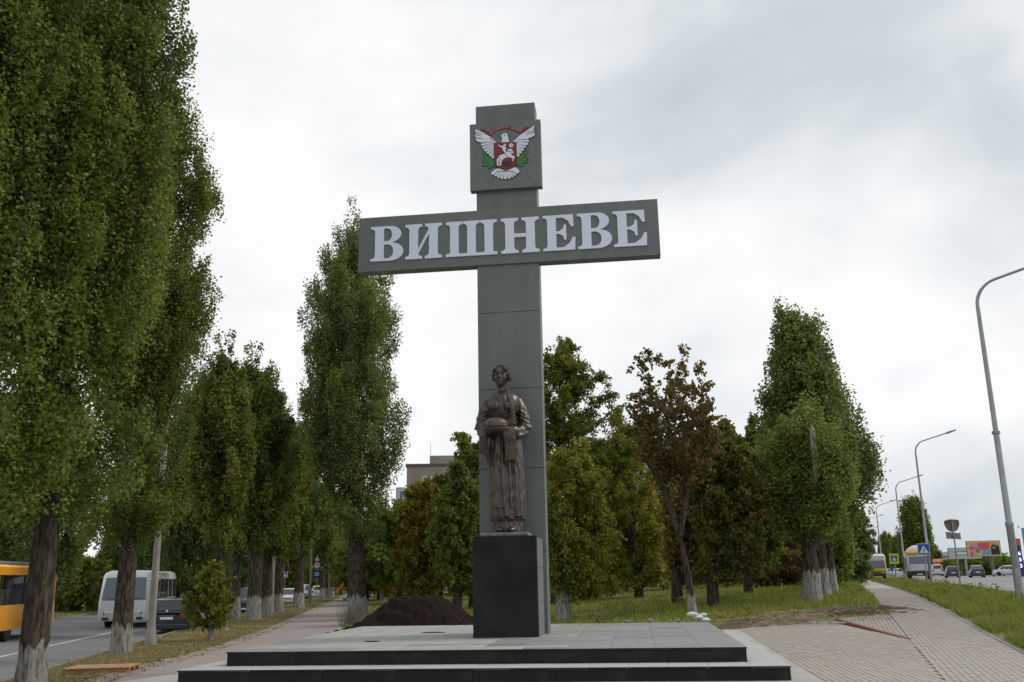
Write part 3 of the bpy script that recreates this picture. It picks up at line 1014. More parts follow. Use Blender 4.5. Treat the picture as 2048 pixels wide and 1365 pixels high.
def glyph(ch):
    """list of butted polygons and the advance width"""
    if ch == 'В':
        up = [(0.37, 1.0), (0.55, 1.0)] + arc(0.55, 0.765, 0.31, 0.235, 90, -75)[1:] + [(0.62, 0.515), (0.37, 0.515), (0.37, 0.565), (0.46, 0.565)] + arc(0.46, 0.75, 0.14, 0.185, -90, 90) + [(0.37, 0.935)]
        lo = [(0.37, 0.515), (0.62, 0.515)] + arc(0.56, 0.262, 0.36, 0.262, 75, -90)[1:] + [(0.37, 0.0), (0.37, 0.07), (0.47, 0.07)] + arc(0.47, 0.27, 0.17, 0.20, -90, 90)[1:] + [(0.37, 0.47)]
        st = [(0, 0), (0.37, 0), (0.37, 1), (0, 1), (0, 0.935), (0.07, 0.925), (0.12, 0.87), (0.12, 0.13), (0.07, 0.075), (0, 0.065)]
        return [st, up, lo], 0.92
    if ch == 'И':
        return [stem(0.12, 0.37, 0.115), stem(0.68, 0.93, 0.115), [(0.37, 0.14), (0.68, 0.72), (0.68, 0.86), (0.37, 0.28)]], 1.05
    if ch == 'Ш':
        f = lambda x0, x1: stem(x0, x1, 0.115, True, False)
        bars = [[(0.37, 0), (0.62, 0), (0.62, 0.11), (0.59, 0.08), (0.40, 0.08), (0.37, 0.11)], [(0.87, 0), (1.12, 0), (1.12, 0.11), (1.09, 0.08), (0.90, 0.08), (0.87, 0.11)],
                [(0.0, 0), (0.12, 0), (0.12, 0.11), (0.09, 0.085), (0.0, 0.075)], [(1.37, 0), (1.49, 0), (1.49, 0.075), (1.40, 0.085), (1.37, 0.11)]]
        return [f(0.12, 0.37), f(0.62, 0.87), f(1.12, 1.37)] + bars, 1.49
    if ch == 'Н':
        return [stem(0.12, 0.37, 0.115), stem(0.70, 0.95, 0.115), [(0.37, 0.45), (0.70, 0.45), (0.70, 0.55), (0.37, 0.55)]], 1.07
    if ch == 'Е':
        e = [(0, 0), (0.88, 0), (0.90, 0.36), (0.83, 0.36), (0.74, 0.2), (0.58, 0.085), (0.37, 0.075), (0.37, 0.475), (0.46, 0.465), (0.56, 0.40), (0.59, 0.29), (0.65, 0.29), (0.65, 0.72),
             (0.59, 0.72), (0.56, 0.61), (0.46, 0.545), (0.37, 0.535), (0.37, 0.925), (0.56, 0.92), (0.70, 0.83), (0.79, 0.66), (0.86, 0.66), (0.85, 1.0), (0, 1), (0, 0.935), (0.07, 0.925), (0.12, 0.87), (0.12, 0.13), (0.07, 0.075), (0, 0.065)]
        return [e], 0.90


for ch, a0, a1 in (('В', -2.535, -1.741), ('И', -1.695, -0.805), ('Ш', -0.71, 0.515), ('Н', 0.603, 1.508), ('Е', 1.594, 2.35), ('В', 2.40, 3.195), ('Е', 3.228, 3.998)):
    polys, w = glyph(ch)
    mb = MB()
    for p in polys:
        mb.prism([(a0 + x / w * (a1 - a0), 8.957 + z * 0.872) for x, z in p], -0.09, -0.0525)
    mb.build('letter', MAT['letter'], bar)

# the crest, measured on a 1365 px enlargement and laid out on the panel
def em(x, y):
    # bilinear inverse on the enlargement: corners TL(245,367) TR(1120,303) BR(1140,1135) BL(248,1192)
    u, v = 0.5, 0.5
    for _ in range(12):
        tx, ty = 245 + 875 * u, 367 - 64 * u
        bx, by = 248 + 892 * u, 1192 - 57 * u
        X, Y = tx + (bx - tx) * v, ty + (by - ty) * v
        u += (x - X) / 885
        v += (y - Y) / 828
    return (-0.114 + 1.722 * u, 12.31 - 1.735 * v)


def grow(poly, d):
    n = len(poly)
    ar = sum(poly[i][0] * poly[(i + 1) % n][1] - poly[(i + 1) % n][0] * poly[i][1] for i in range(n))
    s = 1 if ar > 0 else -1
    out = []
    for i in range(n):
        p, q, r_ = Vector(poly[i - 1]), Vector(poly[i]), Vector(poly[(i + 1) % n])
        e1, e2 = (q - p).normalized(), (r_ - q).normalized()
        nn = Vector((e1.y + e2.y, -e1.x - e2.x)) * s
        if nn.length < 1e-4:
            nn = Vector((e1.y, -e1.x)) * s
        nn.normalize()
        out.append((q.x + nn.x * d, q.y + nn.y * d))
    return out


def crest(name, polys, layer, mat, th=0.004):
    mb = MB()
    for p in polys:
        mb.prism([em(*q) for q in p], -0.1205 - 0.005 * layer - th, -0.1205 - 0.005 * layer + 0.0035)
    return mb.build(name, mat, panel)


def circ(cx, cy, r, n=14, r2=None): return [(cx + r * math.cos(2 * math.pi * i / n), cy + (r2 or r) * math.sin(2 * math.pi * i / n)) for i in range(n)]
def ln(x0, y0, x1, y1, w=5):
    d = Vector((x1 - x0, y1 - y0)).normalized() * w / 2
    return [(x0 - d.y, y0 + d.x), (x1, y1), (x0 + d.y, y0 - d.x)]


WL = [(312, 435), (345, 440), (420, 478), (500, 525), (545, 565), (580, 600), (610, 612), (550, 650), (548, 800), (520, 792), (516, 775), (492, 765), (485, 745), (465, 738), (455, 712), (432, 708), (420, 680), (405, 672), (405, 645), (390, 632), (398, 605), (340, 585), (318, 560), (335, 545), (306, 512), (328, 500), (314, 465)]
WR = [(1055, 385), (1040, 395), (960, 450), (870, 510), (820, 560), (780, 592), (760, 612), (826, 640), (832, 780), (866, 768), (868, 740), (892, 735), (895, 708), (918, 700), (920, 670), (945, 660), (945, 635), (968, 628), (985, 575), (955, 562), (1050, 515), (1058, 490), (1030, 480), (1062, 455), (1040, 440)]
BODY = [(600, 612), (640, 595), (650, 560), (648, 532), (630, 520), (650, 505), (660, 490), (690, 482), (715, 495), (725, 530), (735, 585), (770, 612)]
TAIL = [(510, 985), (528, 958), (575, 925), (625, 921), (692, 950), (760, 920), (812, 906), (850, 930), (868, 962), (850, 982), (825, 985), (822, 1008), (795, 1008), (788, 1032), (760, 1030), (742, 1052), (715, 1042), (690, 1058), (665, 1045), (640, 1056), (625, 1035), (598, 1042), (585, 1018), (560, 1022), (550, 1000), (528, 1004)]
SHIELD = [(550, 610), (690, 603), (825, 597), (829, 780), (820, 882), (765, 918), (692, 948), (620, 916), (572, 892), (552, 780)]
LG = [(405, 735), (445, 742), (490, 780), (550, 825), (555, 895), (520, 903), (480, 930), (487, 893), (405, 882), (432, 850), (405, 828), (442, 808)]
RG = [(975, 695), (930, 712), (890, 750), (832, 800), (829, 880), (870, 880), (905, 902), (900, 865), (978, 838), (945, 820), (972, 795), (935, 772)]
crest('crest_outline', [grow(p, 9) for p in (WL, WR, BODY, TAIL)], 0, MAT['e_dark'])
for g_ in (LG, RG):
    crest('crest_sprig', [grow(g_, 7)], 1, MAT['e_dark'])
crest('crest_leaf', [LG], 2, MAT['e_green'])
crest('crest_leaf', [RG], 2, MAT['e_green'])
for l_ in [ln(550, 860, 440, 855, 16), ln(545, 880, 495, 905, 14), ln(832, 850, 945, 835, 16), ln(840, 865, 890, 890, 14), ln(545, 840, 440, 770, 14), ln(836, 820, 950, 730, 14)]:
    crest('crest_vein', [l_], 3, MAT['e_green2'])
rib_t = [(490, 470), (540, 435), (590, 410), (640, 396), (690, 390), (740, 392), (790, 402), (840, 426), (890, 460)]
rib_b = [(872, 487), (830, 458), (785, 438), (740, 428), (690, 426), (645, 431), (600, 444), (555, 470), (508, 505)]
crest('ribbon', [rib_t + rib_b], 3, MAT['e_red'])
crest('ribbon_tail', [[(380, 435), (425, 430), (470, 455), (490, 470), (508, 505), (450, 490), (430, 478), (440, 468)], [(890, 460), (915, 415), (985, 395), (962, 430), (930, 450), (888, 486)]], 2, MAT['e_red'])
crest('dove_wing', [WL], 4, MAT['e_white'])
crest('dove_wing', [WR], 4, MAT['e_white'])
crest('dove_body', [BODY], 5, MAT['e_white'])
crest('dove_tail', [TAIL], 4, MAT['e_white'])
FEA = [ln(312, 462, 400, 500), ln(330, 500, 395, 522), ln(335, 545, 420, 552), ln(398, 605, 500, 590), ln(405, 645, 510, 615), ln(420, 680, 520, 640), ln(455, 712, 530, 665), ln(485, 745, 540, 690), ln(516, 775, 546, 720), ln(510, 590, 545, 640), ln(500, 540, 560, 600),
       ln(1030, 480, 940, 500), ln(1055, 450, 940, 478), ln(955, 562, 880, 565), ln(975, 600, 880, 590), ln(945, 645, 870, 620), ln(920, 680, 860, 645), ln(893, 715, 850, 670), ln(868, 750, 842, 700), ln(860, 560, 835, 640)]
crest('feather_line', FEA, 6, MAT['e_dark'])
crest('tail_line', [ln(545, 1002, 590, 965), ln(582, 1020, 620, 975), ln(622, 1036, 648, 985), ln(664, 1046, 674, 985), ln(714, 1044, 704, 985), ln(760, 1032, 732, 985), ln(792, 1010, 760, 975), ln(824, 986, 785, 960)] + [ln(585 + 26 * k, 955 + (8 if k % 2 else 0), 611 + 26 * k, 963 - (8 if k % 2 else 0) + 3, 7) for k in range(8)], 6, MAT['e_dark'])
crest('dove_eye', [circ(681, 511, 8)], 6, MAT['e_dark'])
crest('shield_rim', [grow(SHIELD, 5)], 6, MAT['e_dark'])
crest('shield', [SHIELD], 7, MAT['e_red'])
crest('dragon', [[(640, 885), (655, 850), (690, 835), (730, 845), (755, 830), (770, 845), (745, 870), (770, 885), (735, 900), (690, 900)]], 8, MAT['e_dark'])
crest('horse', [[(588, 885), (585, 820), (610, 780), (640, 755), (690, 748), (718, 760), (712, 722), (728, 690), (765, 684), (795, 728), (782, 742), (758, 735), (772, 768), (800, 772), (808, 800), (794, 806), (790, 840), (778, 834), (782, 800), (740, 790), (690, 795), (650, 825), (634, 895), (616, 895), (622, 840), (612, 822), (602, 850), (608, 892), (598, 898)]], 9, MAT['e_white'])
crest('rider', [[(597, 622), (612, 640), (640, 650), (665, 648), (692, 655), (705, 685), (690, 700), (715, 735), (742, 775), (722, 782), (690, 750), (662, 705), (650, 668), (612, 655)]], 10, MAT['e_white'])
crest('halo', [circ(686, 640, 19)], 10, MAT['e_pink'])
crest('rider_head', [circ(684, 642, 10)], 11, MAT['e_white'])
crest('saddle_line', [ln(655, 700, 700, 755, 7), ln(720, 720, 790, 715, 6), ln(610, 790, 640, 830, 6), ln(690, 750, 735, 790, 6)], 11, MAT['e_dark'])
crest('cherry_flower', [circ(764 + 17 * math.cos(R(90 + 72 * k)), 641 - 17 * math.sin(R(90 + 72 * k)), 11) for k in range(5)], 8, MAT['e_white'])
crest('flower_centre', [circ(764, 641, 7)], 9, MAT['e_red'])
# ribbon motto, one raised letter after another along the bow
motto = 'ДУХОВНІСТЬ. ДОБРО'
for i, ch in enumerate(motto):
    if ch == ' ':
        continue
    t = (i + 0.5) / len(motto)
    xx = 503 + (877 - 503) * t
    mid = lambda x: np.interp(x, [505, 560, 600, 645, 690, 740, 790, 835, 878], [490, 452, 430, 415, 409, 411, 421, 443, 472])
    q0, q1 = em(xx - 8, mid(xx - 8)), em(xx + 8, mid(xx + 8))
    q = em(xx, mid(xx))
    me = text_mesh(ch, 0.073, MAT['e_pink'], 0.002)
    link('motto_letter', me, panel, (q[0], -0.1445, q[1]), (math.pi / 2, -math.atan2(q1[1] - q0[1], q1[0] - q0[0]), 0))

# plinth
plinth = thing('plinth', 'polished black granite plinth block below the bronze woman', 'plinth', (MX, MY, 0), MYAW)
PZ = 2.446
MB().bbox(0.055, 1.373, -1.19, -0.004, Z_UP - 0.004, PZ, 0.006).build('block', MAT['plinth'], plinth)
for z0, z1 in ((Z_UP - 0.002, 1.12), (1.128, 1.80), (1.808, PZ - 0.03)):
    MB().bbox(1.374, 1.394, -1.16, -0.03, z0, z1, 0.003).build('lit_side_panel', MAT['col_granite'], plinth)  # paler stone on the right face only, its light put into the colour

# ------------------------------------------------------------------ the bronze woman (modelled 1.70 m tall, cast larger)
S_ = 2.13


def section(z, cx, cy, rx, ry, amp=0.0, n=0, ph=0.0, seg=72, sharp=1.0, front=None):
    rg = []
    for k in range(seg):
        a = 2 * math.pi * k / seg
        m_ = 1.0
        if amp:
            w = math.sin(n * a + ph) * 0.6 + math.sin((n * 1.7 // 1) * a + ph * 2.1 + 1.0) * 0.4
            m_ += amp * (abs(w) ** sharp * (1 if w > 0 else -1))
        rg.append((cx + rx * m_ * math.cos(a), cy + ry * m_ * math.sin(a), z))
    return rg


def voxel_join(mb, voxel, smooth=2):
    me = mb.mesh('cast', MAT['bronze'])
    o = link('cast', me)
    md = o.modifiers.new('r', 'REMESH')
    md.mode = 'VOXEL'
    md.voxel_size = voxel
    if smooth:
        sm = o.modifiers.new('s', 'SMOOTH')
        sm.factor = 0.5
        sm.iterations = smooth
    dg = bpy.context.evaluated_depsgraph_get()
    out = bpy.data.meshes.new_from_object(o.evaluated_get(dg))
    bpy.data.objects.remove(o)
    bpy.data.meshes.remove(me)
    return out


def verts_of(me):
    v = np.empty(len(me.vertices) * 3)
    me.vertices.foreach_get('co', v)
    return v.reshape(-1, 3)


def put_verts(me, v, smooth=True):
    me.vertices.foreach_set('co', v.ravel())
    if smooth:
        me.polygons.foreach_set('use_smooth', [True] * len(me.polygons))
    me.update()


mb = MB()
# underskirt, long skirt, bodice (front is -y)
mb.loft([section(z, 0.012, 0, rx, ry, am, 17, 0.4) for z, rx, ry, am in ((0.0, 0.150, 0.125, 0.07), (0.06, 0.150, 0.125, 0.06), (0.14, 0.155, 0.128, 0.05), (0.30, 0.13, 0.11, 0.0))])
mb.loft([section(z, cx, 0, rx, ry, am, 9, ph, sharp=0.8) for z, cx, rx, ry, am, ph in (
    (0.125, 0.018, 0.172, 0.148, 0.13, 0.3), (0.16, 0.016, 0.172, 0.148, 0.125, 0.3), (0.35, 0.012, 0.174, 0.147, 0.11, 0.38), (0.55, 0.008, 0.176, 0.146, 0.09, 0.48),
    (0.72, 0.004, 0.176, 0.144, 0.045, 0.55), (0.86, 0.0, 0.172, 0.138, 0.03, 0.6), (0.97, -0.004, 0.156, 0.122, 0.02, 0.6), (1.06, -0.008, 0.132, 0.104, 0.01, 0.6), (1.12, -0.01, 0.12, 0.095, 0.0, 0))])
mb.loft([section(z, cx, cy, rx, ry, am, 14, 0.2) for z, cx, cy, rx, ry, am in (
    (1.04, -0.01, 0.0, 0.125, 0.10, 0), (1.12, -0.012, 0.0, 0.122, 0.098, 0.012), (1.20, -0.014, -0.012, 0.142, 0.112, 0.015), (1.27, -0.016, -0.016, 0.155, 0.118, 0.015), (1.33, -0.018, -0.006, 0.166, 0.108, 0.015),
    (1.37, -0.02, 0.006, 0.165, 0.094, 0.01), (1.405, -0.022, 0.014, 0.132, 0.078, 0), (1.43, -0.024, 0.016, 0.085, 0.062, 0), (1.45, -0.026, 0.014, 0.056, 0.052, 0))])
for sx in (-0.078, 0.052):
    mb.ell((sx, -0.092, 1.262), (0.062, 0.058, 0.058), 16, 10)
# neck and head, turned a little to her right
mb.tube([(-0.024, 0.012, 1.42), (-0.028, 0.004, 1.47), (-0.030, -0.006, 1.53)], [0.058, 0.047, 0.048], 16)
HX, HY, HZ = -0.032, -0.012, 1.585
mb.ell((HX, HY + 0.012, HZ + 0.022), (0.079, 0.096, 0.098), 24, 16)
mb.ell((HX, HY - 0.03, HZ - 0.038), (0.058, 0.062, 0.068), 20, 12)
mb.ell((HX, HY - 0.073, HZ - 0.088), (0.022, 0.018, 0.018), 12, 8)
mb.loft([[(HX - 0.008, HY - 0.09, HZ + 0.028), (HX + 0.008, HY - 0.09, HZ + 0.028), (HX + 0.008, HY - 0.07, HZ + 0.03), (HX - 0.008, HY - 0.07, HZ + 0.03)],
         [(HX - 0.016, HY - 0.118, HZ - 0.028), (HX + 0.016, HY - 0.118, HZ - 0.028), (HX + 0.018, HY - 0.08, HZ - 0.03), (HX - 0.018, HY - 0.08, HZ - 0.03)]])
mb.ell((HX, HY - 0.092, HZ - 0.055), (0.024, 0.012, 0.007), 12, 6)
mb.ell((HX, HY - 0.089, HZ - 0.067), (0.02, 0.012, 0.008), 12, 6)
for s in (-1, 1):
    mb.ell((HX + s * 0.08, HY + 0.012, HZ), (0.014, 0.02, 0.032), 10, 8)
    mb.ell((HX + s * 0.034, HY - 0.076, HZ + 0.04), (0.027, 0.014, 0.008), 12, 6)
    mb.ell((HX + s * 0.045, HY - 0.062, HZ - 0.025), (0.026, 0.024, 0.022), 12, 6)
    mb.ell((HX + s * 0.033, HY - 0.076, HZ + 0.013), (0.014, 0.011, 0.009), 12, 6)
# upper arms in full sleeves, forearms brought forward under the loaf
for s, sh, el, wr in ((-1, (-0.165, 0.01, 1.335), (-0.232, -0.015, 1.06), (-0.135, -0.20, 1.005)), (1, (0.128, 0.01, 1.335), (0.205, -0.01, 1.045), (0.085, -0.195, 1.005))):
    sh, el, wr = Vector(sh), Vector(el), Vector(wr)
    pts, rad = [], []
    for i in range(15):
        t = i / 14
        pts.append(sh.lerp(el, t) + Vector((s * 0.02 * math.sin(math.pi * t), 0, 0)))
        rad.append(0.052 + 0.016 * t + 0.007 * math.sin(t * 21) * t)
    mb.tube(pts, rad, 18)
    mb.ell(el, (0.064, 0.074, 0.066), 16, 10)
    pts, rad = [], []
    for i in range(11):
        t = i / 10
        pts.append(el.lerp(wr, t) + Vector((0, 0, -0.028 * math.sin(math.pi * t))))
        rad.append(0.064 - 0.020 * t + 0.006 * math.sin(t * 19))
    mb.tube(pts, rad, 18)
    # sleeve hanging in folds below the elbow
    for k in range(3):
        c = el.lerp(wr, 0.12 + 0.22 * k) + Vector((s * 0.012, 0, -0.055 - 0.008 * k))
        mb.ell(c, (0.05, 0.062, 0.034), 14, 8)
    for k in range(4):
        t = 0.45 + 0.16 * k
        c = sh.lerp(el, t) + Vector((s * 0.022, -0.01, 0))
        mb.ell(c, (0.066 + 0.004 * k, 0.070, 0.012), 16, 6, Matrix.Rotation(s * 0.5, 3, 'Y'))
    # hand: palm under the tray, thumb on the rim, four fingers curled along the front
    pc = wr + Vector((-s * 0.035, -0.035, -0.006))
    mb.ell(pc, (0.044, 0.042, 0.02), 14, 8)
    for k, ln_ in enumerate((0.068, 0.076, 0.072, 0.056)):
        b0 = pc + Vector((-s * (0.012 - 0.002 * k), -0.03 + 0.02 * k - 0.012, -0.004))
        p1 = b0 + Vector((-s * ln_ * 0.55, -0.006, -0.008))
        p2 = p1 + Vector((-s * ln_ * 0.45, -0.002, 0.010))
        mb.tube([b0 + Vector((s * 0.02, 0.01, 0)), b0, p1, p2], [0.0095, 0.0095, 0.0085, 0.0065], 8)
    mb.tube([pc + Vector((s * 0.02, -0.015, 0.006)), pc + Vector((s * 0.01, -0.042, 0.018)), pc + Vector((-s * 0.012, -0.056, 0.024))], [0.012, 0.010, 0.007], 8)
# apron band, necklace fall and blouse pleats
for k in range(7):
    x = -0.024 + (k - 3) * 0.014
    mb.tube([(x * 0.75 - 0.006, -0.045, 1.425), (x, -0.10, 1.36), (x * 1.35 + 0.008, -0.128, 1.27), (x * 1.25, -0.105, 1.19)], [0.006, 0.007, 0.006, 0.004], 6)
for z in (1.075, 1.095):
    mb.loft([section(z + dz, -0.01, 0, 0.124 + e, 0.10 + e, 0, 0) for dz, e in ((-0.012, 0.002), (-0.006, 0.008), (0.006, 0.008), (0.012, 0.002))])
# apron hanging in front with deep vertical folds
ap = []
for z, hw, yo in ((1.05, 0.085, -0.103), (0.92, 0.105, -0.132), (0.72, 0.115, -0.15), (0.50, 0.12, -0.155), (0.24, 0.125, -0.158)):
    f_, b_ = [], []
    for i in range(25):
        t = i / 24 * 2 - 1
        f_.append((0.006 + t * hw, yo + 0.028 * t * t - 0.020 * math.cos(t * 10.5 + z * 2), z))
        b_.append((0.006 + t * hw, yo + 0.045 + 0.028 * t * t, z))
    ap.append(f_ + b_[::-1])
mb.loft(ap)
for x, dx, r_ in ((-0.075, -0.01, 0.013), (-0.035, -0.005, 0.014), (0.015, 0.006, 0.016), (0.06, 0.012, 0.013), (0.105, 0.02, 0.016), (0.145, 0.012, 0.014)):
    mb.tube([(x * 0.8, -0.11 + abs(x) * 0.18, 0.90), (x + dx * 0.5, -0.152 + abs(x) * 0.3, 0.6), (x + dx, -0.155 + abs(x) * 0.33, 0.15)], [0.006, r_ * 1.25, r_ * 1.5], 8)
# shoes
for s in (-1, 1):
    mb.ell((0.012 + s * 0.062, -0.135, 0.026), (0.042, 0.075, 0.032), 14, 8)
body_me = voxel_join(mb, 0.0085, 2)
v = verts_of(body_me)


def dent(v, c, r, d):
    c = np.array(c)
    w = np.exp(-((v - c[None]) ** 2 / np.array(r)[None] ** 2).sum(1))
    v += w[:, None] * np.array(d)[None]


for s in (-1, 1):
    dent(v, (HX + s * 0.033, HY - 0.088, HZ + 0.024), (0.018, 0.03, 0.010), (0, 0.020, 0))
    dent(v, (HX + s * 0.033, HY - 0.088, HZ + 0.0005), (0.017, 0.03, 0.005), (0, 0.005, 0))
    dent(v, (HX + s * 0.017, HY - 0.09, HZ + 0.02), (0.009, 0.03, 0.013), (0, 0.014, 0))
dent(v, (HX, HY - 0.1, HZ - 0.061), (0.022, 0.03, 0.004), (0, 0.011, 0))
# small chisel folds over the clothing
low = v[:, 2] < 1.38
v[low, 1] += 0.0035 * np.sin(v[low, 0] * 130 + 6 * np.sin(v[low, 2] * 9)) * (v[low, 1] < 0)
put_verts(body_me, v * S_)
stat = thing('statue', 'bronze woman with crown braid holding a round loaf on an embroidered towel', 'statue', mloc(0.69, -0.62, PZ), MYAW)
body_me.materials.clear()
body_me.materials.append(MAT['bronze'])
link('figure', body_me, stat, (0, 0, 0.08))


def cast(name, mb, mat, voxel=None, smooth=1, parent=None):
    if voxel:
        me = voxel_join(mb, voxel, smooth)
        me.materials.clear()
        me.materials.append(mat)
    else:
        me = mb.mesh(name, mat)
    put_verts(me, verts_of(me) * S_)
    me.name = name
    return link(name, me, parent or stat, (0, 0, 0.08))


# hair: cap, crown of plaits with a floral wreath on top
hb = MB()
hb.ell((HX, HY + 0.024, HZ + 0.040), (0.085, 0.096, 0.090), 24, 14)
for k in range(28):
    a = R(-200 + 360 * k / 28)
    zc = HZ + 0.078 + 0.030 * math.sin(a)
    hb.ell((HX + 0.074 * math.cos(a), HY + 0.018 + 0.080 * math.sin(a), zc + 0.004 * (k % 2)), (0.0150, 0.0150, 0.0140), 10, 6)
for s in (-1, 1):
    hb.ell((HX + s * 0.074, HY + 0.012, HZ + 0.016), (0.022, 0.052, 0.055), 12, 8)
    hb.ell((HX + s * 0.05, HY - 0.048, HZ + 0.068), (0.034, 0.026, 0.016), 12, 8, Matrix.Rotation(s * 0.5, 3, 'Y'))
hb.ell((HX + 0.084, HY + 0.034, HZ - 0.012), (0.026, 0.032, 0.034), 12, 8)
hb.ell((HX, HY + 0.07, HZ - 0.01), (0.07, 0.05, 0.07), 14, 8)
cast('hair', hb, MAT['bronze_dark'], 0.0055, 1)
bb = MB()
path = [Vector(p) for p in ((0.03, -0.01, 1.46), (0.052, -0.062, 1.385), (0.086, -0.120, 1.31), (0.100, -0.150, 1.22), (0.106, -0.138, 1.13), (0.104, -0.13, 1.07))]
for k in range(26):
    t = k / 25 * (len(path) - 1)
    i = min(int(t), len(path) - 2)
    p = path[i].lerp(path[i + 1], t - i)
    sd = 1 if k % 2 else -1
    bb.ell((p.x + sd * 0.0105, p.y - 0.004, p.z), (0.0165, 0.017, 0.016), 10, 8, Matrix.Rotation(sd * 0.7, 3, 'Y'))
cast('braid', bb, MAT['bronze_warm'], 0.0055, 1)
lb = MB()
LC = Vector((-0.05, -0.268, 1.028))
lb.ell((LC.x, LC.y, LC.z + 0.026), (0.110, 0.098, 0.066), 28, 14)
lb.ell((LC.x, LC.y, LC.z), (0.116, 0.098, 0.018), 28, 8)
cast('bread_loaf', lb, MAT['bronze_warm'], 0.008, 2)
# the towel: tray part over both hands, long fall on her left, short bunch on her right
tb = MB()
tb.loft([section(LC.z + z, LC.x, LC.y + 0.02, rx, ry, am, 13, 0.7) for z, rx, ry, am in ((-0.052, 0.10, 0.08, 0.05), (-0.036, 0.132, 0.108, 0.05), (-0.018, 0.138, 0.112, 0.05), (-0.010, 0.13, 0.106, 0.0))])
for k in range(6):
    x = 0.035 + 0.018 * k
    tb.tube([(x - 0.035, -0.29 + 0.014 * k, 1.02), (x - 0.004, -0.297 + 0.016 * k, 1.0), (x, -0.285 + 0.017 * k, 0.93), (x + 0.002, -0.24 + 0.012 * k, 0.86), (x + 0.004, -0.2 + 0.008 * k, 0.70)], [0.012, 0.0145, 0.0135, 0.012, 0.012], 9)
fall = []
for z, x0, x1, yo in ((0.865, 0.034, 0.138, -0.190), (0.82, 0.030, 0.142, -0.186), (0.75, 0.024, 0.150, -0.176), (0.69, 0.020, 0.154, -0.168), (0.655, 0.020, 0.156, -0.164)):
    f_ = [(x0 + (x1 - x0) * i / 20, yo + 0.05 * (i / 20) + 0.011 * math.sin(i * 0.95 + z * 5), z + 0.012 * i / 20 - (0.012 * (i % 2) if z < 0.66 else 0)) for i in range(21)]
    fall.append(f_ + [(p_[0], -0.12, p_[2]) for p_ in reversed(f_)])
tb.loft(fall)
for k in range(5):
    x = -0.165 - 0.016 * k
    tb.tube([(x + 0.03, -0.235 + 0.02 * k, 1.01), (x, -0.205 + 0.025 * k, 0.97), (x - 0.003, -0.15 + 0.02 * k, 0.86 - 0.02 * k), (x + 0.012, -0.12 + 0.012 * k, 0.74 + 0.02 * k), (x + 0.024, -0.11, 0.66 + 0.035 * k)], [0.012, 0.015, 0.019, 0.017, 0.012], 9)
cast('towel', tb, MAT['bronze_cloth'], 0.0065, 1)
MB().bbox(-0.5, 0.5, -0.42, 0.36, 0, 0.085, 0.02).build('base_plate', MAT['base_stone'], stat)

# ------------------------------------------------------------------ foliage and trees


def leaves(name, P, size, tone, mat, parent=None, seed=1, asp=0.8, hang=0.0):
    """one mesh of many leaf-sized rhombi, each with its own tone"""
    rng = np.random.default_rng(seed)
    n = len(P)
    u = rng.normal(size=(n, 3))
    u[:, 2] -= hang
    u /= np.linalg.norm(u, axis=1)[:, None]
    w = rng.normal(size=(n, 3))
    v = np.cross(u, w)
    v /= np.linalg.norm(v, axis=1)[:, None]
    s = (size * rng.uniform(0.7, 1.25, n))[:, None]
    V = np.empty((n, 4, 3), np.float32)
    V[:, 0] = P - u * s * 0.5
    V[:, 1] = P - u * s * 0.08 + v * s * 0.5 * asp
    V[:, 2] = P + u * s * 0.5
    V[:, 3] = P - u * s * 0.08 - v * s * 0.5 * asp
    return faces4(name, V, tone, mat, parent)


def faces4(name, V, tone, mat, parent=None):
    n = len(V)
    k = V.shape[1]
    me = bpy.data.meshes.new(name)
    me.vertices.add(k * n)
    me.loops.add(k * n)
    me.polygons.add(n)
    me.vertices.foreach_set('co', np.ascontiguousarray(V, np.float32).ravel())
    me.loops.foreach_set('vertex_index', np.arange(k * n, dtype=np.int32))
    me.polygons.foreach_set('loop_start', np.arange(0, k * n, k, dtype=np.int32))
    at_ = me.attributes.new('tone', 'FLOAT', 'FACE')
    at_.data.foreach_set('value', np.clip(tone, 0, 1).astype(np.float32))
    me.materials.append(mat)
    me.update(calc_edges=True)
    return link(name, me, parent)


def trunk_mesh(name, pts, rad, mat, parent, seg=18, ridge=0.06, seed=0, flare=1.28, extra=None):
    rr = random.Random(seed)
    mb = MB()
    P, Q = [], []
    n = max(14, len(pts) * 4)
    for i in range(n):
        t = i / (n - 1) * (len(pts) - 1)
        k = min(int(t), len(pts) - 2)
        P.append(Vector(pts[k]).lerp(Vector(pts[k + 1]), t - k))
        Q.append(rad[k] + (rad[k + 1] - rad[k]) * (t - k))
    ph = [rr.uniform(0, 6.28) for _ in range(6)]
    rings = []
    for i, (p, r) in enumerate(zip(P, Q)):
        hgt = p.z - P[0].z
        fl = 1 + (flare - 1) * math.exp(-hgt / 0.35)
        rg = []
        for k in range(seg):
            a = 2 * math.pi * k / seg
            m_ = 1 + ridge * (math.sin(7 * a + ph[0] + hgt * 0.5) * 0.6 + math.sin(4 * a + ph[1] - hgt * 0.9) * 0.6 + math.sin(11 * a + ph[2] + hgt * 2.3) * 0.35)
            m_ += (fl - 1) * (0.75 + 0.5 * math.sin(5 * a + ph[3]))
            rg.append((p.x + r * m_ * math.cos(a), p.y + r * m_ * math.sin(a), p.z))
        rings.append(rg)
    mb.loft(rings)
    for pts2, rad2, sg in (extra or []):
        mb.tube(pts2, rad2, sg)
    return mb.build(name, mat, parent, True)


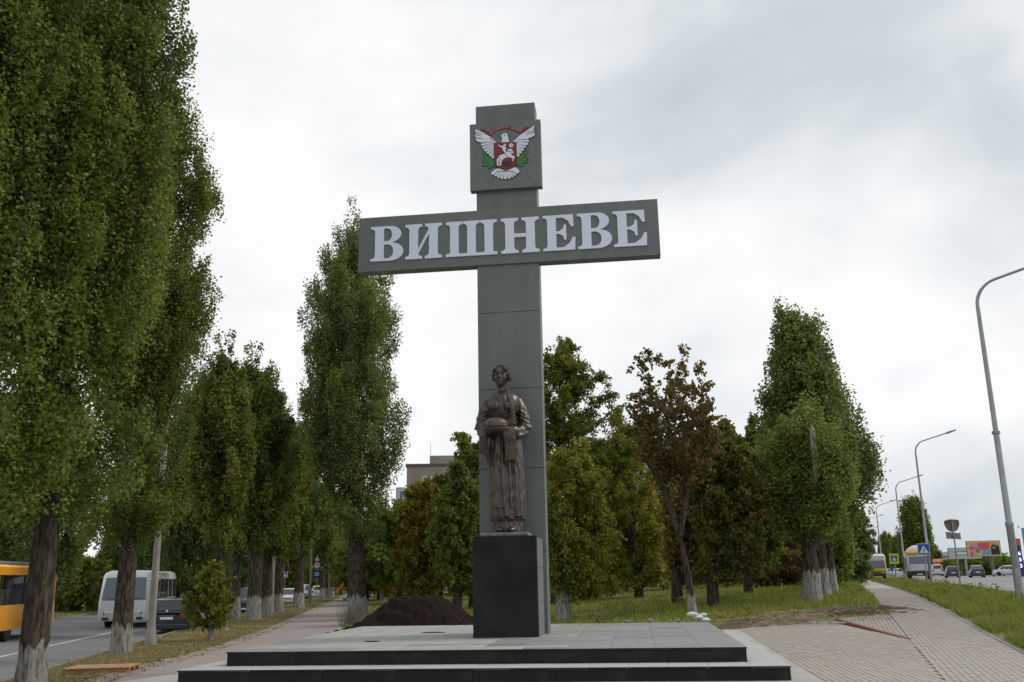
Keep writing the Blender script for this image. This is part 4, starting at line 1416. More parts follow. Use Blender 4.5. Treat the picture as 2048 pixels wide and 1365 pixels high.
def poplar(root, h, r, clear, nb, nl, leaf, mats, seed, r0=0.33, moss=False, prof=None, spread=1.0, top=1.0, low_hang=0.0, cluster=24, bark=None, seg=18, per=None):
    rng = np.random.default_rng(seed)
    prof = prof or [(0, .30), (.07, .62), (.25, 1.0), (.5, .95), (.72, .72), (.88, .42), (1, .08)]
    px_, pr_ = zip(*prof)

    def R_(z): return r * np.interp((z - clear) / (h - clear), px_, pr_)
    br, wts = [], []
    for i in range(nb):
        t0 = rng.random() ** 0.9
        z0 = clear * 0.92 + t0 * 0.80 * (h - clear)
        L = rng.uniform(.16, .34) * (h - clear) * (1.05 - .55 * t0)
        zt = min(z0 + L, h * rng.uniform(0.95, 1.0))
        rt = float(R_(zt)) * math.sqrt(rng.uniform(.10, 1.0)) * 1.02
        phi = rng.uniform(0, 2 * math.pi)
        t = np.linspace(0, 1, 8)
        rad = rt * (1 - (1 - t) ** 1.9)
        ang = phi + rng.normal(0, .25) * t
        P = np.stack([rad * np.cos(ang), rad * np.sin(ang), z0 + (zt - z0) * t ** 1.1], 1)
        br.append(P)
        wts.append((zt - z0) * (rt + .35 * r))
    # low skirts that hide the top of the bare trunk
    for i in range(int(nb * .16)):
        phi = rng.uniform(0, 2 * math.pi)
        z0 = clear * rng.uniform(.75, 1.15)
        rt = float(R_(clear + .1 * (h - clear))) * math.sqrt(rng.uniform(.25, 1.0))
        t = np.linspace(0, 1, 8)
        br.append(np.stack([rt * t * np.cos(phi), rt * t * np.sin(phi), z0 + (1.3 * t - .9 * t * t) * rng.uniform(.4, 1.4)], 1))
        wts.append(1.5 * (rt + .35 * r))
    # leading spires
    for i in range(5):
        phi = rng.uniform(0, 6.28)
        rt = r * rng.uniform(.05, .32)
        z0, zt = h * .72, h * rng.uniform(.93, 1.02) * (1 if i else 1.02)
        t = np.linspace(0, 1, 8)
        br.append(np.stack([rt * t * math.cos(phi), rt * t * math.sin(phi), z0 + (zt - z0) * t], 1))
        wts.append((zt - z0) * .35 * r)
    wts = np.array(wts)
    cnt = np.maximum((wts / wts.sum() * nl / cluster), 2).astype(int)
    Ps, Ts = [], []
    for P, c in zip(br, cnt):
        tt = .12 + .88 * rng.random(c) ** .75
        idx = tt * 7
        i0 = np.minimum(idx.astype(int), 6)
        base = P[i0] + (P[i0 + 1] - P[i0]) * (idx - i0)[:, None]
        s = (.13 + .20 * r / 1.8 * (1.05 - tt)) * spread
        cen = base + np.clip(rng.normal(size=(c, 3)), -1.35, 1.35) * s[:, None]
        ctone = rng.normal(.42, .10, c) + rng.normal(0, .13)
        k = cluster
        q = np.repeat(cen, k, 0) + np.clip(rng.normal(size=(c * k, 3)), -1.5, 1.5) * np.repeat(rng.uniform(.6, 1.25, c), k)[:, None] * np.array([.095, .095, .19]) * (0.7 + .3 * r / 1.8) * spread
        Ps.append(q)
        Ts.append(np.repeat(ctone, k) + rng.normal(0, .13, c * k))
    Pn, Tn = np.concatenate(Ps), np.concatenate(Ts)
    keep = Pn[:, 2] > clear * .72 - low_hang + np.clip(rng.normal(0, .5, len(Pn)), -1.2, .6)
    Pn, Tn = Pn[keep], Tn[keep]
    extra = []
    for P in br[:min(len(br), 46)]:
        L = len(P)
        extra.append(([tuple(p) for p in P], [r0 * .16 * (1 - .8 * i / (L - 1)) + .006 for i in range(L)], 5))
    trunk_mesh('trunk', [(0, 0, -.15), (0.02, 0, h * .12), (-.04, .03, h * .3), (.03, -.02, h * .6), (0, 0, h * .9)], [r0 * 1.05, r0 * .92, r0 * .7, r0 * .4, .03],
               bark or (MAT['bark_moss'] if moss else MAT['bark']), root, seg, .06, seed, extra=extra)
    leaves('crown', Pn, leaf, Tn, mats, root, seed + 7)


def broadleaf(root, h, crown_c, crown_r, nclump, per, leaf, mat, seed, trunk_pts, trunk_rad, bark, clump=(.42, .42, .24), lobes=7, droop=.25, shell=.55, limbs=True, keepz=None, tone0=.45, fork=None, gap=0.0):
    rng = np.random.default_rng(seed)
    c = np.array(crown_c, float)
    rr = np.array(crown_r, float)
    # boughs run from the trunk to an uneven crown edge, carry twigs, and each twig a hanging spray of leaves
    m_r = float((rr[0] + rr[1]) / 2)
    nbo = 22 + lobes * 2
    ntw = max(10, int(nclump * 2.2 / nbo))
    per_l = max(12, int(per * nclump / (nbo * ntw)))
    tp = [Vector(p) for p in trunk_pts]
    extra, Ps, Ts = [], [], []
    ga = 2.399963
    for i in range(nbo):
        zf = 1 - 2 * (i + .5) / nbo
        zf = zf * .98 + rng.normal(0, .05)
        zf = min(1, max(-1, zf))
        az = i * ga + rng.normal(0, .3)
        out = rng.uniform(.72, 1.08) * (1.0 if rng.random() > .2 else rng.uniform(.6, 1.18))
        hr = math.sqrt(max(0.02, 1 - zf * zf)) * (1 if zf < .2 else .92)
        e = c + rr * np.array([hr * math.cos(az), hr * math.sin(az), zf]) * out
        # leave the trunk somewhat below the tip
        zs_ = e[2] - .55 * math.hypot(e[0] - c[0], e[1] - c[1]) - .25 * rr[2]
        zs_ = min(max(zs_, tp[0].z + (c[2] - rr[2] - tp[0].z) * .75), tp[-1].z)
        s = np.array(tp[-1])
        for q0, q1 in zip(tp, tp[1:]):
            if q0.z <= zs_ <= q1.z:
                s = np.array(q0.lerp(q1, (zs_ - q0.z) / max(1e-6, q1.z - q0.z)))
        L = np.linalg.norm(e - s)
        mid = (s + e) / 2 + np.array([0, 0, .16 * L])
        def pt(t): return (1 - t) ** 2 * s + 2 * t * (1 - t) * mid + t * t * e
        r_ = trunk_rad[max(0, len(trunk_rad) - 2)] * .42
        if limbs:
            extra.append(([tuple(pt(t)) for t in (0, .25, .5, .75, 1)], [r_, r_ * .75, r_ * .5, r_ * .3, .008], 5))
        tb = rng.normal(0, .07)
        for k in range(ntw):
            t = .22 + .78 * rng.random() ** .7
            p0 = pt(t)
            tan = pt(min(1, t + .05)) - pt(max(0, t - .05))
            tan /= np.linalg.norm(tan) + 1e-9
            dv = tan * .9 + rng.normal(0, .75, 3) + np.array([0, 0, .12])
            dv /= np.linalg.norm(dv)
            Lt = m_r * rng.uniform(.22, .58) * (1.15 - .45 * t)
            s_ = rng.random(per_l) ** .8
            acr = clump[0] * .27
            q = p0 + dv * (Lt * s_)[:, None] + rng.normal(size=(per_l, 3)) * acr * (1.1 - .5 * s_)[:, None]
            q[:, 2] -= droop * Lt * .9 * s_ ** 2
            Ps.append(q)
            Ts.append(tone0 + tb + rng.normal(0, .10) + rng.normal(0, .12, per_l))
    P, T = np.concatenate(Ps), np.concatenate(Ts)
    zmin = keepz if keepz is not None else c[2] - rr[2] * 1.15
    ok = P[:, 2] > zmin + rng.normal(0, .2, len(P))
    P, T = P[ok], T[ok]
    if fork:
        extra += fork
    trunk_mesh('trunk', trunk_pts, trunk_rad, bark, root, 14, .05, seed, extra=extra)
    leaves('crown', P, leaf, T, mat, root, seed + 3, asp=.75, hang=.4)


MAT['bark_fork'] = bark_mat('fork_bark', (0.035, 0.029, 0.024), (0.10, 0.085, 0.07), .7)
PG = 'tall poplars lining the left road'
# nearest two, with leaves at their true size
p = ground_point(58, 1385)
t = thing('poplar_tree', 'nearest poplar, huge mossy trunk at the left edge before the orange bus', 'tree', p, 0.4, PG)
poplar(t, 21.5, 1.74, 3.9, 190, 215000, .078, LEAF['poplar'], 11, r0=.225, moss=True, low_hang=.7, cluster=26, seg=36, prof=[(0, .75), (.06, .95), (.2, 1.02), (.5, 1.0), (.72, .85), (.88, .5), (1, .1)])
p = Vector((-9.55, 15.0, float(ground_z(-9.55, 15.0))))
dup(t, 'poplar cut by the left picture edge, only its outer leaves showing', p, 2.1, (1.0, 1.0, .97), PG)
p = ground_point(240, 1309)
t = thing('poplar_tree', 'poplar with a large scar on its whitewashed foot before the white bus', 'tree', p, 1.4, PG)
poplar(t, 18.6, 2.0, 4.0, 170, 175000, .084, LEAF['olive'], 23, r0=.265, low_hang=.8, cluster=26, seg=28, prof=[(0, .45), (.08, .8), (.25, .95), (.5, 1.0), (.75, .88), (.9, .5), (1, .1)], moss=True)
t['label'] = 'poplar with a swollen whitewashed foot standing before the white bus'
# the large one by the footpath
p = ground_point(715, 1240)
t = thing('poplar_tree', 'tall many-spired poplar at the footpath, its crown reaching behind the left arm of the cross', 'tree', p, 2.0)
poplar(t, 22.6, 2.75, 5.2, 190, 150000, .115, LEAF['poplar_grey'], 39, r0=.46, cluster=26, spread=1.15, prof=[(0, .3), (.07, .62), (.25, .95), (.5, 1.0), (.7, .92), (.84, .66), (.94, .4), (1, .12)])
t.rotation_euler = (0, -.04, 0)
# shared kinds for the avenue
q = ground_point(466, 1241)
pa = thing('poplar_tree', 'slender tall poplar behind the street bush, first of the close avenue trunks', 'tree', q, .3, PG)
poplar(pa, 14.8, 2.0, 5.0, 125, 66000, .145, LEAF['olive'], 41, r0=.33, cluster=22, spread=1.1)
q = ground_point(506, 1241)
pb = thing('poplar_tree', 'poplar whose trunk hides the rear of the dark oncoming car', 'tree', q, 1.3, PG)
poplar(pb, 13.6, 2.0, 4.9, 120, 62000, .15, LEAF['poplar'], 43, r0=.38, cluster=22, spread=1.15)
pd_root = None
for i, (px, py, src, sc, lab) in enumerate((
        (440, 1262, 'a', .82, 'pointed poplar with a thin whitewashed trunk half hidden by the street bush'),
        (531, 1233, 'b', .96, 'thick poplar trunk left of the pale concrete lamp post'),
        (556, 1225, 'a', .93, 'poplar right behind the concrete lamp post, before the white sedan'),
        (596, 1217, 'b', 1.02, 'poplar standing alone between the white sedan and the green post'),
        (644, 1199, 'a', 1.0, 'poplar just right of the blue bus stop number sign'),
        (652, 1196, 'b', 1.0, 'poplar two trunks right of the blue bus stop number sign'),
        (664, 1193, 'a', .95, 'far poplar near the road end, left of the orange panel'),
        (672, 1191, 'b', .95, 'far poplar just before the orange panel by the road'),
        (686, 1188, 'a', .9, 'far poplar by the road just right of the orange panel'),
        (697, 1186, 'b', .9, 'farthest poplar of the row, almost behind the big footpath poplar'))):
    P_ = ground_point(px, py)
    dup(pa if src == 'a' else pb, lab, P_, 0.0 if i == 0 else i * 1.7 + .5, sc * random.Random(i).uniform(.95, 1.05), PG, (0, -.06) if i == 0 else None)
# across the left road
PF = 'poplars beyond the left road'
pc = thing('poplar_tree', 'grey-green poplar across the road, above the white bus roof', 'tree', on_ground(372, 72), .8, PF)
poplar(pc, 18.2, 2.9, 2.4, 130, 56000, .19, LEAF['poplar_grey'], 47, r0=.36, cluster=20, spread=1.3)
for i, (px, Y, sc, lab) in enumerate(((105, 58, .80, 'leaning poplar across the road with whitewashed foot, right of the orange bus'),
                                     (318, 78, .9, 'poplar across the road seen behind the left lamp post'),
                                     (428, 86, 1.0, 'poplar across the road peeping between the avenue crowns'),
                                     (480, 95, .95, 'poplar across the road behind the first avenue trunks'),
                                     (250, 84, .85, 'poplar across the road behind the scarred trunk'),
                                     (530, 112, 1.0, 'poplar across the road behind the dark oncoming car'),
                                     (575, 130, 1.0, 'poplar across the road behind the white sedan'),
                                     (612, 150, 1.0, 'poplar across the road behind the silver car'),
                                     (20, 66, .9, 'poplar across the road behind the orange bus roof'))):
    dup(pc, lab, on_ground(px, Y), i * 1.1, sc, PF)
# yellowing poplars behind the big footpath one
py_ = thing('poplar_tree', 'yellow-green leafy poplar just right of the big footpath poplar trunk', 'tree', ground_point(765, 1204), .5)
poplar(py_, 9.6, 1.9, 1.2, 80, 30000, .15, LEAF['yellow'], 53, r0=.26, cluster=20, spread=1.25)
dup(py_, 'lime green tree over the footpath end, left of the big poplar trunk', ground_point(703, 1190), 2.0, (1.25, 1.25, 1.35))

# right-hand poplars by the sidewalk
PR = 'whitewashed poplars beside the sidewalk'
p1 = ground_point(1624, 1208)
t = thing('poplar_tree', 'cut-back poplar with light green crown and a broken pale stub in front', 'tree', p1, .2, PR)
poplar(t, 7.7, 1.75, 3.2, 90, 52000, .115, LEAF['light'], 61, r0=.36, cluster=20, spread=1.3, prof=[(0, .45), (.12, .85), (.4, 1.0), (.7, .85), (.9, .55), (1, .2)])
MB().tube([(0, -.1, 3.2), (-.1, -.7, 4.2), (-.28, -1.2, 5.0), (-.38, -1.36, 5.7), (-.46, -1.4, 6.45), (-.46, -1.4, 6.6)], [.10, .11, .11, .13, .10, .03], 10).build('broken_stub', MAT['dead_wood'], t, True)
t.rotation_euler = (0, .06, .2)
p2 = ground_point(1643, 1199)
t = thing('poplar_tree', 'tallest poplar of the right clump, dark two-peaked crown behind the light one', 'tree', p2, 1.2, PR)
poplar(t, 13.1, 1.95, 3.8, 150, 80000, .14, LEAF['poplar_grey'], 67, r0=.40, cluster=22, spread=1.35, prof=[(0, .35), (.1, .8), (.3, 1.05), (.48, 1.0), (.65, .75), (.8, .5), (.92, .36), (1, .1)])
p3 = ground_point(1661, 1190)
t = thing('poplar_tree', 'spreading dark poplar of the right clump, nearest the sidewalk lamps', 'tree', p3, 2.4, PR)
poplar(t, 13.2, 2.7, 3.6, 150, 85000, .14, LEAF['poplar_grey'], 71, r0=.38, cluster=22, spread=1.55, prof=[(0, .3), (.1, .6), (.25, 1.0), (.38, 1.05), (.52, .85), (.66, .6), (.8, .36), (.92, .24), (1, .08)])
t = thing('poplar_tree', 'small leafy poplar shoot growth at the sidewalk, right of the whitewashed trunks', 'tree', ground_point(1672, 1180), 0)
poplar(t, 6.4, 1.3, .6, 60, 22000, .15, LEAF['light'], 73, r0=.2, cluster=20, spread=1.3, bark=MAT['bark_plain'])

# park trees right and left of the cross ------------------------------------------------
def tree_at(px, py, label, rz=0.0, group='park trees behind the platform', Y=None):
    p_ = on_ground(px, Y) if Y else ground_point(px, py)
    return thing('park_tree', label, 'tree', p_, rz, group)


def scale_of(t): return t.location.y / FPX


def park(px, py, box, label, mat, seed, nclump, per, leaf, bark='bark_plain', r0=.26, Y=None, clump=.4, droop=.4, shell=.45, tone0=.45, lobes=7, pts=None, fork=None, limbs=True, fill=1.06):
    """a park tree whose crown spans the given box of the survey photograph at its own depth"""
    t_ = tree_at(px, py, label, Y=Y)
    o, Y_ = t_.location, t_.location.y
    a_, b_ = at(box[0], (box[1] + box[3]) / 2, Y_), at(box[2], (box[1] + box[3]) / 2, Y_)
    mid_x = (box[0] + box[2]) / 2
    zt, zb = at(mid_x, box[1], Y_).z - o.z, at(mid_x, box[3], Y_).z - o.z
    cx, cz, rx, rz_ = (a_.x + b_.x) / 2 - o.x, (zt + zb) / 2, (b_.x - a_.x) / 2, (zt - zb) / 2
    tp = pts or [(0, 0, -.1), (0, 0, zb * .7 + .2), (cx * .35, 0, zb + (cz - zb) * .5), (cx * .8, 0, cz + rz_ * .45)]
    n_ = len(tp)
    broadleaf(t_, zt, (cx, 0, cz), (rx * fill, rx * .9, rz_ * fill), nclump, per, leaf, LEAF[mat], seed, tp, [r0, r0 * .88, r0 * .66, r0 * .25][:n_], MAT[bark], (clump, clump, clump), droop=droop, shell=shell, keepz=max(.3, zb - .1), tone0=tone0, lobes=lobes, fork=fork, limbs=limbs)
    return t_


park(1128, 1243, (1078, 900, 1228, 1190), 'drooping green tree with whitewashed trunk right beside the plinth', 'linden', 81, 310, 140, .12, 'bark_grey', .28, clump=.42, droop=.9, lobes=10, tone0=.5)
park(1278, 1197, (1160, 820, 1352, 1172), 'large green tree right of the cross, widest crown of the park', 'linden', 83, 400, 140, .17, r0=.3, clump=.6, droop=.7, lobes=12, tone0=.5)
park(1110, 0, (1030, 684, 1232, 1010), 'high dark green tree rising behind the cross shaft', 'linden', 85, 330, 140, .17, Y=58, clump=.55, droop=.5, shell=.3, tone0=.25, lobes=12)
park(1170, 0, (1090, 950, 1270, 1182), 'dark tree behind the drooping one, filling the gap by the cross', 'dark', 86, 220, 110, .26, Y=66, clump=.6)
fk = [([(-.28, 0, 2.7), (-.62, .1, 4.0), (-.75, .1, 5.4), (-.9, 0, 6.8), (-1.0, 0, 8.1)], [.115, .095, .07, .04, .012], 8), ([(-.28, 0, 2.7), (.0, -.1, 4.0), (.12, 0, 5.6), (.3, 0, 7.2)], [.115, .10, .065, .015], 8),
      ([(-.62, .1, 4.0), (-1.2, .2, 5.2), (-1.5, .1, 6.0)], [.08, .05, .015], 6), ([(.06, 0, 4.8), (.7, .1, 5.6), (1.0, .1, 6.2)], [.08, .05, .015], 6), ([(-.8, .1, 6.0), (-.3, .3, 7.0), (-.2, .2, 7.7)], [.05, .03, .01], 6)]
park(1386, 1234, (1245, 695, 1455, 955), 'forked tree with thin rusty brown crown and whitewashed foot', 'brown', 91, 260, 66, .13, 'bark_fork', .15, clump=.26, droop=.4, shell=.25, lobes=8, pts=[(0, 0, -.1), (-.04, 0, .8), (-.16, 0, 1.9), (-.28, 0, 2.75)], fork=fk, limbs=False, fill=1.0)
park(1352, 0, (1325, 915, 1425, 1150), 'rusty brown tree behind the forked one', 'rust', 92, 200, 95, .17, Y=44, clump=.42, tone0=.6)
park(1428, 1220, (1372, 838, 1530, 1150), 'dark brownish-green tree with low crown between the forked tree and the poplars', 'bronze_green', 93, 320, 130, .15, r0=.24, clump=.45, droop=.8, lobes=10, tone0=.5)
park(1495, 0, (1435, 850, 1585, 1140), 'dark tree with high sprays beside the right poplar clump', 'dark', 94, 240, 110, .2, Y=52, clump=.42, tone0=.55)
park(1555, 0, (1480, 965, 1640, 1175), 'rusty-leaved tree low behind the whitewashed poplar trunks', 'rust', 95, 220, 110, .23, Y=66, clump=.5)
park(850, 0, (788, 965, 905, 1180), 'yellowing tree left of the cross, in front of the apartment block', 'amber', 96, 300, 120, .15, Y=50, clump=.45, droop=.6, tone0=.52, lobes=10)
park(915, 0, (858, 935, 968, 1175), 'olive green tree close to the left side of the plinth', 'olive', 97, 280, 120, .14, Y=44, clump=.42, droop=.6, lobes=10)
park(945, 0, (890, 860, 1000, 1060), 'dark tree whose top shows left of the statue', 'dark', 98, 150, 100, .2, Y=60, clump=.4, shell=.3, tone0=.55)
park(985, 0, (920, 940, 1075, 1185), 'dark bushy tree hidden mostly behind plinth and shaft', 'dark', 99, 200, 100, .22, Y=58, clump=.5)
# deeper rows of the park: copies of two dark kinds
bk = tree_at(800, 0, 'dim park tree in the shade behind the soil heap', Y=78)
broadleaf(bk, 9, (0, 0, 5.0), (4.2, 3.4, 3.7), 240, 90, .3, LEAF['dark'], 101, [(0, 0, -.1), (0, 0, 2), (.1, 0, 4), (.2, 0, 7)], [.26, .24, .16, .05], MAT['bark_plain'], (.7, .7, .42), shell=.35, keepz=1.7)
for i, (px, Y, sc, lab) in enumerate(((760, 96, 1.0, 'dim park tree far behind the yellow-green poplar'), (880, 84, 1.0, 'dim park tree behind the yellowing tree'),
                                     (1030, 88, 1.0, 'dim park tree behind the cross shaft'), (1120, 92, 1.05, 'dim park tree far behind the drooping tree'),
                                     (1235, 86, 1.0, 'dim park tree behind the widest crown'), (1330, 90, 1.05, 'dim park tree far behind the rusty tree'),
                                     (1420, 84, 1.0, 'dim park tree behind the low dark crown'), (1500, 96, 1.0, 'dim park tree far behind the high sprays'),
                                     (1575, 92, 1.0, 'dim park tree far behind the rusty-leaved tree'), (1620, 110, 1.1, 'dim park tree far behind the right poplars'),
                                     (820, 120, 1.2, 'farthest dim tree left of the cross'), (1180, 125, 1.25, 'farthest dim tree right of the cross'), (1380, 125, 1.2, 'farthest dim tree behind the forked one'))):
    dup(bk, lab, on_ground(px, Y), i * 1.3, (sc, sc, sc * (0.92 + .05 * (i % 4))), 'park trees behind the platform')

# street bush by the left kerb
sb = thing('street_bush', 'bright green bush on a thin whitewashed stem at the left kerb beside the black car', 'bush', ground_point(420, 1283), 0)
broadleaf(sb, 2.6, (-.05, 0, 1.5), (.8, .75, 1.08), 200, 75, .085, LEAF['linden'], 111, [(0, 0, -.1), (.02, 0, .5), (0, 0, 1.1), (.02, 0, 1.9)], [.085, .07, .06, .03], bark_mat('bush_bark', (.03, .024, .02), (.1, .085, .07), .45), (.15, .15, .15), droop=.2, shell=.3, keepz=.35, tone0=.36)

# shrubbery across the left road, and trees far along both roads
hk = thing('shrub', 'dense dark shrub across the road behind the orange bus', 'shrub', on_ground(90, 78), 0, 'shrubs beyond the left road')
broadleaf(hk, 5, (0, 0, 2.5), (3.6, 2.4, 2.7), 240, 90, .2, LEAF['linden'], 113, [(0, 0, -.1), (0, 0, .6), (.1, 0, 1.4), (.2, 0, 3)], [.16, .14, .1, .03], MAT['bark_plain'], (.5, .5, .34), shell=.35, keepz=.05, tone0=.3)
for i, (px, Y, sc, lab) in enumerate(((160, 74, .8, 'dense shrub across the road between trunk and white bus'), (215, 82, .9, 'dense shrub across the road behind the white bus'), (20, 74, .9, 'dense shrub across the road at the left picture edge'),
                                     (300, 84, 1.0, 'dense shrub across the road behind the lamp post'), (370, 88, 1.0, 'dense shrub across the road behind the black car'), (440, 96, 1.0, 'dense shrub across the road behind the street bush'),
                                     (510, 110, 1.1, 'dense shrub across the road behind the dark oncoming car'), (560, 130, 1.2, 'dense shrub across the road behind the white sedan'), (610, 160, 1.3, 'dense shrub far across the road by the silver car'),
                                     (660, 210, 1.4, 'dense shrub at the far end of the left road'), (720, 190, 1.4, 'dense shrub behind the big footpath poplar trunk'), (790, 150, 1.3, 'dense shrub far behind the soil heap'))):
    dup(hk, lab, on_ground(px, Y), i * .9, sc, 'shrubs beyond the left road')

for i, (px, lab) in enumerate(((735, 'behind the big footpath poplar'), (800, 'left of the yellowing tree'), (870, 'behind the yellowing tree'), (935, 'left of the plinth'), (1075, 'right of the plinth'), (1150, 'behind the drooping tree trunk'),
                               (1225, 'left of the widest crown trunk'), (1300, 'between the widest crown trunk and the forked tree'), (1365, 'behind the forked tree'), (1440, 'behind the low dark crown'), (1510, 'left of the whitewashed poplar clump'), (1580, 'behind the whitewashed poplar clump'))):
    dup(hk, 'dense park-edge shrub ' + lab, on_ground(px, 100 + (i * 37) % 26), i * .8, 1.15 + .1 * (i % 4), 'shrubs along the back of the park')

# right side, far
ft = thing('poplar_tree', 'broad dark poplar beyond the right road, behind the crossing sign', 'tree', on_ground(1842, 185), 0)
poplar(ft, 15.2, 3.2, 1.2, 110, 34000, .34, LEAF['dark'], 121, r0=.4, cluster=18, spread=1.9, bark=MAT['bark_plain'], prof=[(0, .7), (.1, .95), (.35, 1.0), (.6, .92), (.8, .75), (.93, .45), (1, .2)])
for i, (px, Y, sc, lab) in enumerate(((1802, 230, (.6, .6, .62), 'small dark tree left of the broad far poplar'), (1865, 235, (.9, .9, .5), 'low dark tree right of the broad far poplar'), (1778, 330, (.5, .5, .95), 'thin far poplar above the lime truck'),
                                     (1769, 340, (.45, .45, .9), 'thinner far poplar left above the lime truck'), (1788, 345, (.4, .4, .95), 'farthest thin poplar behind the lamp row'), (1745, 360, (1.2, 1.2, .55), 'far tree mass at the end of the right road'))):
    dup(ft, lab, on_ground(px, Y), i, sc)
# trees along the sidewalk beyond the clump
sw = thing('sidewalk_tree', 'dark bushy tree beside the far sidewalk, right of the poplar clump', 'tree', on_ground(1690, 78), 0, 'trees along the far sidewalk')
broadleaf(sw, 9, (0, 0, 3.9), (2.4, 2.6, 4.0), 240, 100, .24, LEAF['poplar_grey'], 123, [(0, 0, -.1), (0, 0, 1), (.1, 0, 3), (.1, 0, 6)], [.22, .2, .14, .04], MAT['bark_plain'], (.5, .5, .34), shell=.35, keepz=.1, tone0=.38)
for i, (px, Y, sc, lab) in enumerate(((1700, 98, .95, 'second dark tree beside the far sidewalk'), (1707, 122, 1.05, 'third dark tree beside the far sidewalk'), (1712, 155, 1.15, 'farthest dark tree beside the sidewalk end'), (1668, 92, 1.2, 'dark tree behind the whitewashed trunks at the sidewalk'))):
    dup(sw, lab, on_ground(px, Y), i * 1.2, sc)
# shrubs by the billboards
bs = thing('shrub', 'green shrub under the colourful billboard', 'shrub', on_ground(1960, 165), 0, 'shrubs beyond the right road')
broadleaf(bs, 4, (0, 0, 1.6), (3.6, 2.4, 2.1), 200, 70, .26, LEAF['light'], 125, [(0, 0, -.1), (0, 0, .5), (.1, 0, 1), (.2, 0, 2)], [.12, .1, .08, .03], MAT['bark_plain'], (.5, .5, .36), shell=.3, keepz=.05)
for i, (px, Y, sc, lab) in enumerate(((1990, 168, 1.0, 'green shrub right of the billboard post'), (1935, 172, .9, 'green shrub left of the billboard post'), (2012, 160, .8, 'green shrub near the white parked car'), (1912, 185, .8, 'low shrub behind the dark hatchback'))):
    dup(bs, lab, on_ground(px, Y), i, sc)

# ------------------------------------------------------------------ vehicles


def wheel(parent, x, y, r=0.31, w=0.2, seg=18):
    a = MB()
    a.lathe([(r * .62, -w / 2), (r * .93, -w / 2), (r, -w * .32), (r, w * .32), (r * .93, w / 2), (r * .62, w / 2)], seg, axis='y')
    t = a.build('wheel', MAT['rubber'], parent, True, (x, y, r))
    b = MB()
    b.lathe([(.01, -w * .42), (r * .2, -w * .5), (r * .3, -w * .40), (r * .6, -w * .46), (r * .62, 0), (r * .6, w * .46), (r * .3, w * .4), (r * .2, w * .5), (.01, w * .42)], seg, axis='y')
    b.build('rim', MAT['rim'], t, True)


def bil(q, u, v):
    a = Vector(q[0]).lerp(Vector(q[1]), u)
    b = Vector(q[3]).lerp(Vector(q[2]), u)
    return a.lerp(b, v)


def pane(parent, name, q, u0, u1, v0, v1, mat, th=.012):
    """a thin pane let into the quad q (counter-clockwise from outside)"""
    c = [bil(q, u0, v0), bil(q, u1, v0), bil(q, u1, v1), bil(q, u0, v1)]
    n = (c[1] - c[0]).cross(c[3] - c[0]).normalized() * th
    mb = MB()
    mb.add([p + n for p in c] + [p - n * .5 for p in c], [(0, 1, 2, 3), (0, 4, 5, 1), (1, 5, 6, 2), (2, 6, 7, 3), (3, 7, 4, 0)])
    return mb.build(name, mat, parent)


